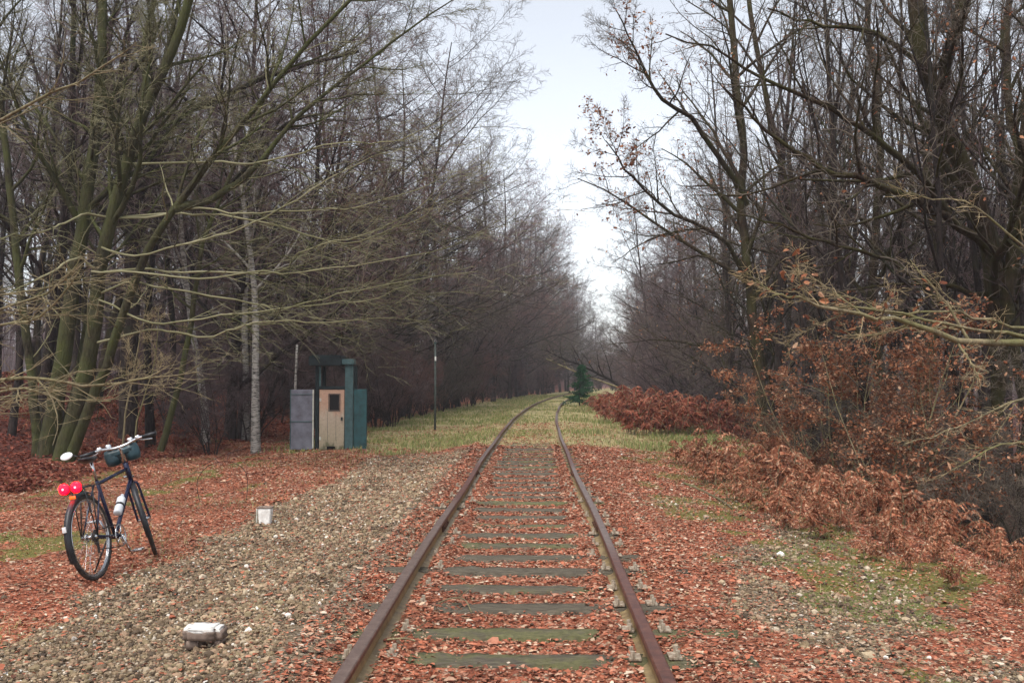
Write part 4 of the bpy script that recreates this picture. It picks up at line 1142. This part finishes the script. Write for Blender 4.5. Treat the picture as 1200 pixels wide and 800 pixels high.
for sg in (-1, 1):
    a.tube([(-.14, sg * .05, .745), (.26, sg * .05, .755)], .005, 6); a.tube([(0, sg * .07, .345), (-.06, sg * .05, .745)], .005, 6); a.tube([(0, sg * .07, .345), (.08, sg * .05, .748)], .005, 6)
a.tube([(-.14, -.05, .745), (-.14, .05, .745)], .005, 6); a.tube([(.08, -.05, .748), (.08, .05, .748)], .005, 6)
rk = bpart(a, 'luggage_rack', 'black')
a = Acc(); a.box((-.155, .0, .755), (.02, .17, .075), bev=.006); lh = bpart(a, 'reflector_mount', 'black', rk)
for yv in (.055, -.045):  # two rear reflectors, given a glow of their own for the flash return
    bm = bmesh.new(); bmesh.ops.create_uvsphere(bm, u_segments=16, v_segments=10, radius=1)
    bpart(Acc().bm(bm, Matrix.Translation((-.172, yv, .765)) @ Matrix.Diagonal((.020, .044, .044, 1))), 'glowing_reflector', 'flash_glow_red', rk)
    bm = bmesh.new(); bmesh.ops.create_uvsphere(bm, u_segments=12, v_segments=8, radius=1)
    bpart(Acc().bm(bm, Matrix.Translation((-.182, yv, .765)) @ Matrix.Diagonal((.012, .015, .015, 1))), 'glowing_reflector', 'flash_glow_core', rk)
bpart(Acc().box((-.165, .0, .685), (.014, .05, .03), bev=.006), 'rear_reflector', 'reflector', rk)
a = Acc(); cr_ = BB + Vector((0, -.048, 0))
a.tube([(cr_.x + .092 * math.cos(q), cr_.y, cr_.z + .092 * math.sin(q)) for q in np.linspace(0, 2 * PI, 33)], .006, 6, False)
for i in range(5): a.tube([cr_, cr_ + Vector((.09 * math.cos(i * 1.2566), 0, .09 * math.sin(i * 1.2566)))], .006, 5)
ck = bpart(a, 'chainring', 'chrome')
for sg, an in ((-1, -1.15), (1, PI - 1.15)):
    e = BB + Vector((.17 * math.cos(an), sg * .075, .17 * math.sin(an)))
    ca = bpart(Acc().tube([BB + Vector((0, sg * .06, 0)), e], .011, 8), 'crank_arm', 'chrome')
    a = Acc(); pc = e + Vector((0, sg * .065, 0))
    for dx in (-.035, .035): a.box(pc + Vector((dx, 0, 0)), (.012, .09, .022), bev=.003)
    for dy in (-.042, .042): a.box(pc + Vector((0, dy, 0)), (.06, .010, .020), bev=.003)
    a.tube([e, pc + Vector((0, sg * .04, 0))], .007, 8)
    bpart(a, 'pedal', 'chrome', ca)
a = Acc(); y0 = -.046
a.tube([(0, y0, .345 + .045), (.435, y0, .285 + .093)], .0045, 5); a.tube([(.435, y0, .285 - .093), (.03, y0, .345 - .11), (-.02, y0, .345 - .05)], .0045, 5)
bpart(a, 'chain', 'black')
a = Acc()
for k_, r__ in enumerate((.052, .044, .036, .028)): a.tube([(0, y0 - .004 + .006 * k_, .345), (0, y0 + .006 * k_, .345)], r__, 20)
a.box((.02, y0, .26), (.03, .012, .11), bev=.004); bpart(a, 'gear_cassette', 'tyre')
dv = (HB - BB).normalized(); nv = Vector((-dv.z, 0, dv.x)); b0 = BB + dv * .20 + nv * .058
a = Acc(); a.tube([b0, b0 + dv * .01, b0 + dv * .075, b0 + dv * .085, b0 + dv * .10, b0 + dv * .11, b0 + dv * .17, b0 + dv * .185, b0 + dv * .19, b0 + dv * .215], [.03, .036, .036, .032, .032, .036, .036, .026, .016, .014], 16)
bo = bpart(a, 'water_bottle', 'bottle')
bpart(Acc().tube([b0 + dv * .088, b0 + dv * .108], .0355, 14), 'bottle_cage', 'black', bo)
bpart(Acc().tube([(.36, .03, .29), (.32, .17, -.015 + .045)], .008, 8), 'kickstand', 'black')

# ------------------------------------------------------------------ small things
def chunk(name, label, cat, loc, size, rz, mats, seed, rough=.12, sub=3):
    root = empty(name, loc, label, cat); root.rotation_euler = (0, 0, rz)
    return root
M['whitewash'] = plain('whitewash', (.78, .76, .72), .75, 0, .3, (.50, .46, .42), 14)
M['rock'] = plain('brown_stone', (.21, .155, .125), .85, 0, .2, (.10, .07, .055), 18)
# whitewashed stone block on two lumps
pt = at(240, 762, 5.75); rz_ = float(zbase(pt.x, pt.y))
rb = empty('painted_stone', (pt.x, pt.y, rz_), 'flat brown stone with white painted top lying on the gravel', 'stone')
def lump(size, loc, seed, sub=3, amp=.10, flat=None):
    bm = bmesh.new(); bmesh.ops.create_cube(bm, size=1); bmesh.ops.bevel(bm, geom=list(bm.edges), offset=.16, segments=2, affect='EDGES')
    bmesh.ops.subdivide_edges(bm, edges=list(bm.edges), cuts=2, use_grid_fill=True)
    for v in bm.verts:
        q = v.co * 3.1; nn = float(vnoise(q.x + seed * 3.3 + q.z, q.y - q.z * 1.3, seed)) - .5
        v.co *= 1 + amp * 2 * nn
        v.co = Vector((v.co.x * size[0], v.co.y * size[1], v.co.z * size[2])) + Vector(loc)
    return bm
Acc().bm(lump((.225, .17, .075), (0, 0, .085), 3)).build('stone_body', M['rock'], rb)
bm = lump((.208, .160, .034), (-.004, 0, .113), 4, amp=.16); Acc().bm(bm).build('white_paint', M['whitewash'], rb)
Acc().bm(lump((.10, .12, .07), (-.055, .0, .03), 5)).build('foot_stone', M['rock'], rb); Acc().bm(lump((.05, .1, .07), (.085, .0, .03), 6)).build('foot_stone', M['rock'], rb)
# white marker block
pt = at(311, 610, 11.2)
mk = empty('marker_post', (pt.x, pt.y, float(zbase(pt.x, pt.y)) - .01), 'small low white concrete marker half sunk between leaves and gravel', 'marker')
bm = bmesh.new(); bmesh.ops.create_cube(bm, size=1)
for v in bm.verts: v.co = Vector((v.co.x * (.155 if v.co.z > 0 else .115), v.co.y * .12, (v.co.z + .5) * .19 - .02))
bmesh.ops.bevel(bm, geom=list(bm.edges), offset=.008, segments=2, affect='EDGES')
Acc().bm(bm).build('post', M['whitewash'], mk, False)
part('top_plate', 'rock', mk, (-.085, .085, -.064, .064, .172, .186)); sp_ = part('side_strip', 'strip', mk, (-.092, -.076, -.066, -.050, -.03, .170))
# thin post on the left verge
M['grey_post'] = plain('weathered_post', (.075, .088, .08), .8, 0, .3, (.03, .038, .034), 8)
pl = ground_loc((510 - 600) / F * 31, 31)
po = empty('verge_post', pl, 'thin grey green post standing alone in the grass right of the booth', 'post')
Acc().tube([(0, 0, -.2), (.005, 0, 1.2), (0, 0, 2.75)], [.036, .034, .030], 10).build('pole', M['grey_post'], po)
a = Acc(); a.tube([(0, 0, 2.752), (0, 0, 2.80)], .038, 10); a.build('cap', M['teal_pale'], po)
Acc().box((.012, -.042, 2.28), (.05, .016, .14), bev=.004).build('number_plate', M['whitewash'], po)
# broken birch stems by the booth
for (px, d, y0, y1, lab) in ((347, 24.5, 404, 520, 'broken white birch stem rising just behind the grey booth panel'), (298, 25.5, 438, 520, 'thin white birch stump left of the booth among dark leaves')):
    b = at(px, y1, d); tp = at(px + 1, y0, d); g = float(zbase(b.x, b.y))
    ro = empty('dead_birch', (b.x, b.y, g), lab, 'birch stem')
    Acc().tube(spline([(0, 0, -.2), (-.03, 0, (tp.z - g) * .5), (tp.x - b.x, 0, tp.z - g)], 8), np.linspace(.04, .028, 8), 8).build('stem', M['birch'], ro)
    Acc().tube([(-.01, 0, (tp.z - g) * .7), (.12, -.05, (tp.z - g) * .85), (.3, -.05, (tp.z - g) * .95)], [.014, .008, .003], 5).build('twig', M['twig_plum'], ro)
# fallen trees and spruce beside the far rails
hero('fallen_tree', 'dark thin tree fallen slantwise across the right side of the far track', 'tree',
     [poly([(752, 470, 57), (720, 448, 57), (690, 432, 57), (660, 420, 57), (634, 409, 57)], .11, .03, 14, .03, 1)],
     dict(k1=20, t0=.25, ratio1=.30, rt=.008, k2=6, k3=5, k4=2), 'bark_dark', 'twig_grey', 341)
hero('broken_trunk', 'snapped trunk with a pale peeled end below the fallen tree', 'tree',
     [poly([(760, 466, 58.5), (720, 452, 58.5), (690, 441, 58.5), (671, 434, 58.5), (655, 427, 58.5), (640, 420, 58.5)], .06, .035, 10, .01, 1)],
     dict(k1=4, t0=.5, ratio1=.2, rt=.01, k2=4, k3=3, k4=0, k0=0), 'bark_pale', 'twig_grey', 342)
rng = np.random.default_rng(9)
g = ground_loc((679 - 600) / F * 55, 55)
sp_ = empty('spruce_tree', g, 'small dark green spruce beside the right rail under the fallen tree', 'spruce')
acc = Acc(); acc.tube(spline([(0, 0, -.2), (.02, 0, 1.0), (.12, 0, 2.4)], 8), np.linspace(.05, .012, 8), 6); acc.build('trunk', M['bark_dark'], sp_)
nd = Acc(); pts = []
for z in np.linspace(.3, 2.3, 18):
    for k in range(6):
        a_ = rng.uniform(0, 2 * PI); Lb = max(.18, (2.7 - z) * .42 * rng.uniform(.25, 1.3)); d_ = np.array([math.cos(a_), math.sin(a_), rng.uniform(-.25, .3)])
        u_ = np.linspace(0, 1, 6)[:, None]; pp = np.array([.05 * z, 0, z]) + d_ * u_ * Lb + np.array([0, 0, -.12]) * u_ ** 2
        nd.tubes(pp[None], np.linspace(.012, .006, 6)[None], 4)
        m_ = 46; tt_ = rng.uniform(.1, 1, m_)[:, None]; c0 = pp[0] + (pp[-1] - pp[0]) * tt_
        dn = d_ * .6 + rng.normal(0, .7, (m_, 3)); dn /= np.linalg.norm(dn, axis=1, keepdims=True)
        nd.tubes(np.stack([c0, c0 + dn * .06, c0 + dn * .12], 1), np.tile([[.014, .016, .004]], (m_, 1)), 3)
nd.build('needles', M['needles'], sp_, False)
# bramble hoops in the leaf litter, fallen stick along the bracken
for k, (pts, lab) in enumerate([([(236, 596, 13.2), (231, 565, 13.2), (245, 545, 13.2), (270, 541, 13.2), (289, 556, 13.2), (288, 598, 13.2)], 'dark bramble shoot arching over the leaves between bicycle and booth'),
                                ([(238, 545, 16.2), (262, 533, 16), (288, 525, 15.8)], 'short bramble runner lying behind the bramble arch')]):
    P = spline([at(*q) for q in pts], 24); b = P[0].copy()
    ro = empty('bramble', tuple(b), lab, 'bramble'); a = Acc(); a.tube(P - b, .0042, 5); a.build('shoot', M['bark_dark'], ro)
    for q0 in (P[7] - b, P[13] - b, P[18] - b):
        dn = rng.normal(0, 1, 3); dn /= np.linalg.norm(dn); Acc().tube([q0, q0 + dn * .08, q0 + dn * .18 - np.array([0, 0, .03])], [.004, .003, .001], 4).build('side_twig', M['twig_plum'], ro)
def lying(name, lab, cat, pts, r0, r1, mat):
    P = np.array([[x_, y_, float(zfun(x_, y_)) + dz] for (x_, y_, dz) in pts]); b = P[0].copy(); P = spline(P, 20) - b
    ro = empty(name, tuple(b), lab, cat); Acc().tube(P, np.linspace(r0, r1, 20), 7).build('branch', M[mat], ro)
    Acc().tube([P[9], P[9] + [.1, .12, .05], P[9] + [.14, .3, .04]], [r1, r1 * .7, r1 * .3], 5).build('side_shoot', M[mat], ro)
def rp(px, py):                                       # ground point under a pixel
    d = 1.6 * F / (py - 445); return ((px - 600) / F * d, d)
lying('fallen_branch', 'dark stick lying along the foot of the bracken', 'branch', [(*rp(800, 570), .02), (*rp(825, 580), .02), (*rp(845, 590), .03), (*rp(856, 598), .02)], .02, .010, 'bark_pale')
lying('fallen_branch', 'pale bent twig lying on a sleeper between the rails', 'branch', [(*rp(515, 733), .05), (*rp(530, 727), .06), (*rp(545, 729), .06), (*rp(553, 740), .04)], .006, .004, 'bark_pale')
lying('fallen_branch', 'straight pale stalk lying in leaves inside the left rail', 'branch', [(*rp(455, 782), .05), (*rp(475, 783), .05), (*rp(488, 782), .05)], .006, .004, 'bark_pale')


# ------------------------------------------------------------------ sky, sun, camera
w = bpy.data.worlds.new('World'); sc.world = w; w.use_nodes = True
nt = w.node_tree; nt.nodes.clear()
SUN_EL, SUN_ROT = math.radians(62), math.radians(205)
sky = nt.nodes.new('ShaderNodeTexSky'); sky.sky_type = 'NISHITA'; sky.sun_disc = False
sky.sun_elevation = SUN_EL; sky.sun_rotation = SUN_ROT; sky.dust_density = 1.5; sky.air_density = 1.0
hs = nt.nodes.new('ShaderNodeHueSaturation'); hs.inputs['Saturation'].default_value = .30
bg = nt.nodes.new('ShaderNodeBackground'); bg.inputs['Strength'].default_value = .105
wo = nt.nodes.new('ShaderNodeOutputWorld')
nt.links.new(sky.outputs[0], hs.inputs['Color']); nt.links.new(hs.outputs[0], bg.inputs[0]); nt.links.new(bg.outputs[0], wo.inputs[0])
sl = bpy.data.lights.new('sun', 'SUN'); sl.energy = 1.5; sl.angle = math.radians(30); sl.color = (1, .96, .9)
so = bpy.data.objects.new('sun', sl); COL.objects.link(so)
# sky sun_rotation is measured clockwise from +Y seen from above
sd = Vector((math.sin(SUN_ROT) * math.cos(SUN_EL), math.cos(SUN_ROT) * math.cos(SUN_EL), math.sin(SUN_EL)))
so.rotation_euler = sd.to_track_quat('Z', 'Y').to_euler(); so.location = (0, -5, 20)

hz = bpy.data.materials.new('haze_air'); hz.use_nodes = True; ht = hz.node_tree; ht.nodes.clear()
pv = ht.nodes.new('ShaderNodeVolumePrincipled'); pv.inputs['Density'].default_value = .0008; pv.inputs['Color'].default_value = (.86, .86, .92, 1)
mo_ = ht.nodes.new('ShaderNodeOutputMaterial'); ht.links.new(pv.outputs[0], mo_.inputs['Volume'])
bm = bmesh.new(); bmesh.ops.create_cube(bm, size=1)
for v in bm.verts: v.co = Vector((v.co.x * 560, 195 + v.co.y * 480, 9.5 + v.co.z * 29))
hzo = Acc().bm(bm).build('haze', hz, None, False); tag(hzo, 'faint grey winter haze over the line', kind='stuff')

cam = bpy.data.cameras.new('camera'); cam.sensor_width = 36; cam.lens = F / 1200 * 36; cam.clip_end = 2000; cam.clip_start = .05
co = bpy.data.objects.new('camera', cam); COL.objects.link(co)
co.location = (0, 0, CAMZ); co.rotation_euler = (PI / 2 + PITCH, 0, 0); sc.camera = co

sc.view_settings.view_transform = 'Standard'; sc.view_settings.look = 'None'; sc.view_settings.exposure = 1.32; sc.view_settings.gamma = 1
sc.view_settings.use_curve_mapping = False
sc.render.engine = 'CYCLES'
sc.cycles.use_adaptive_sampling = True; sc.cycles.adaptive_threshold = .02; sc.cycles.max_bounces = 3; sc.cycles.diffuse_bounces = 2; sc.cycles.volume_bounces = 0; sc.cycles.transparent_max_bounces = 8
sc.cycles.use_denoising = True; sc.cycles.denoiser = 'OPENIMAGEDENOISE'; sc.cycles.denoising_input_passes = 'RGB_ALBEDO_NORMAL'; sc.cycles.denoising_prefilter = 'ACCURATE'
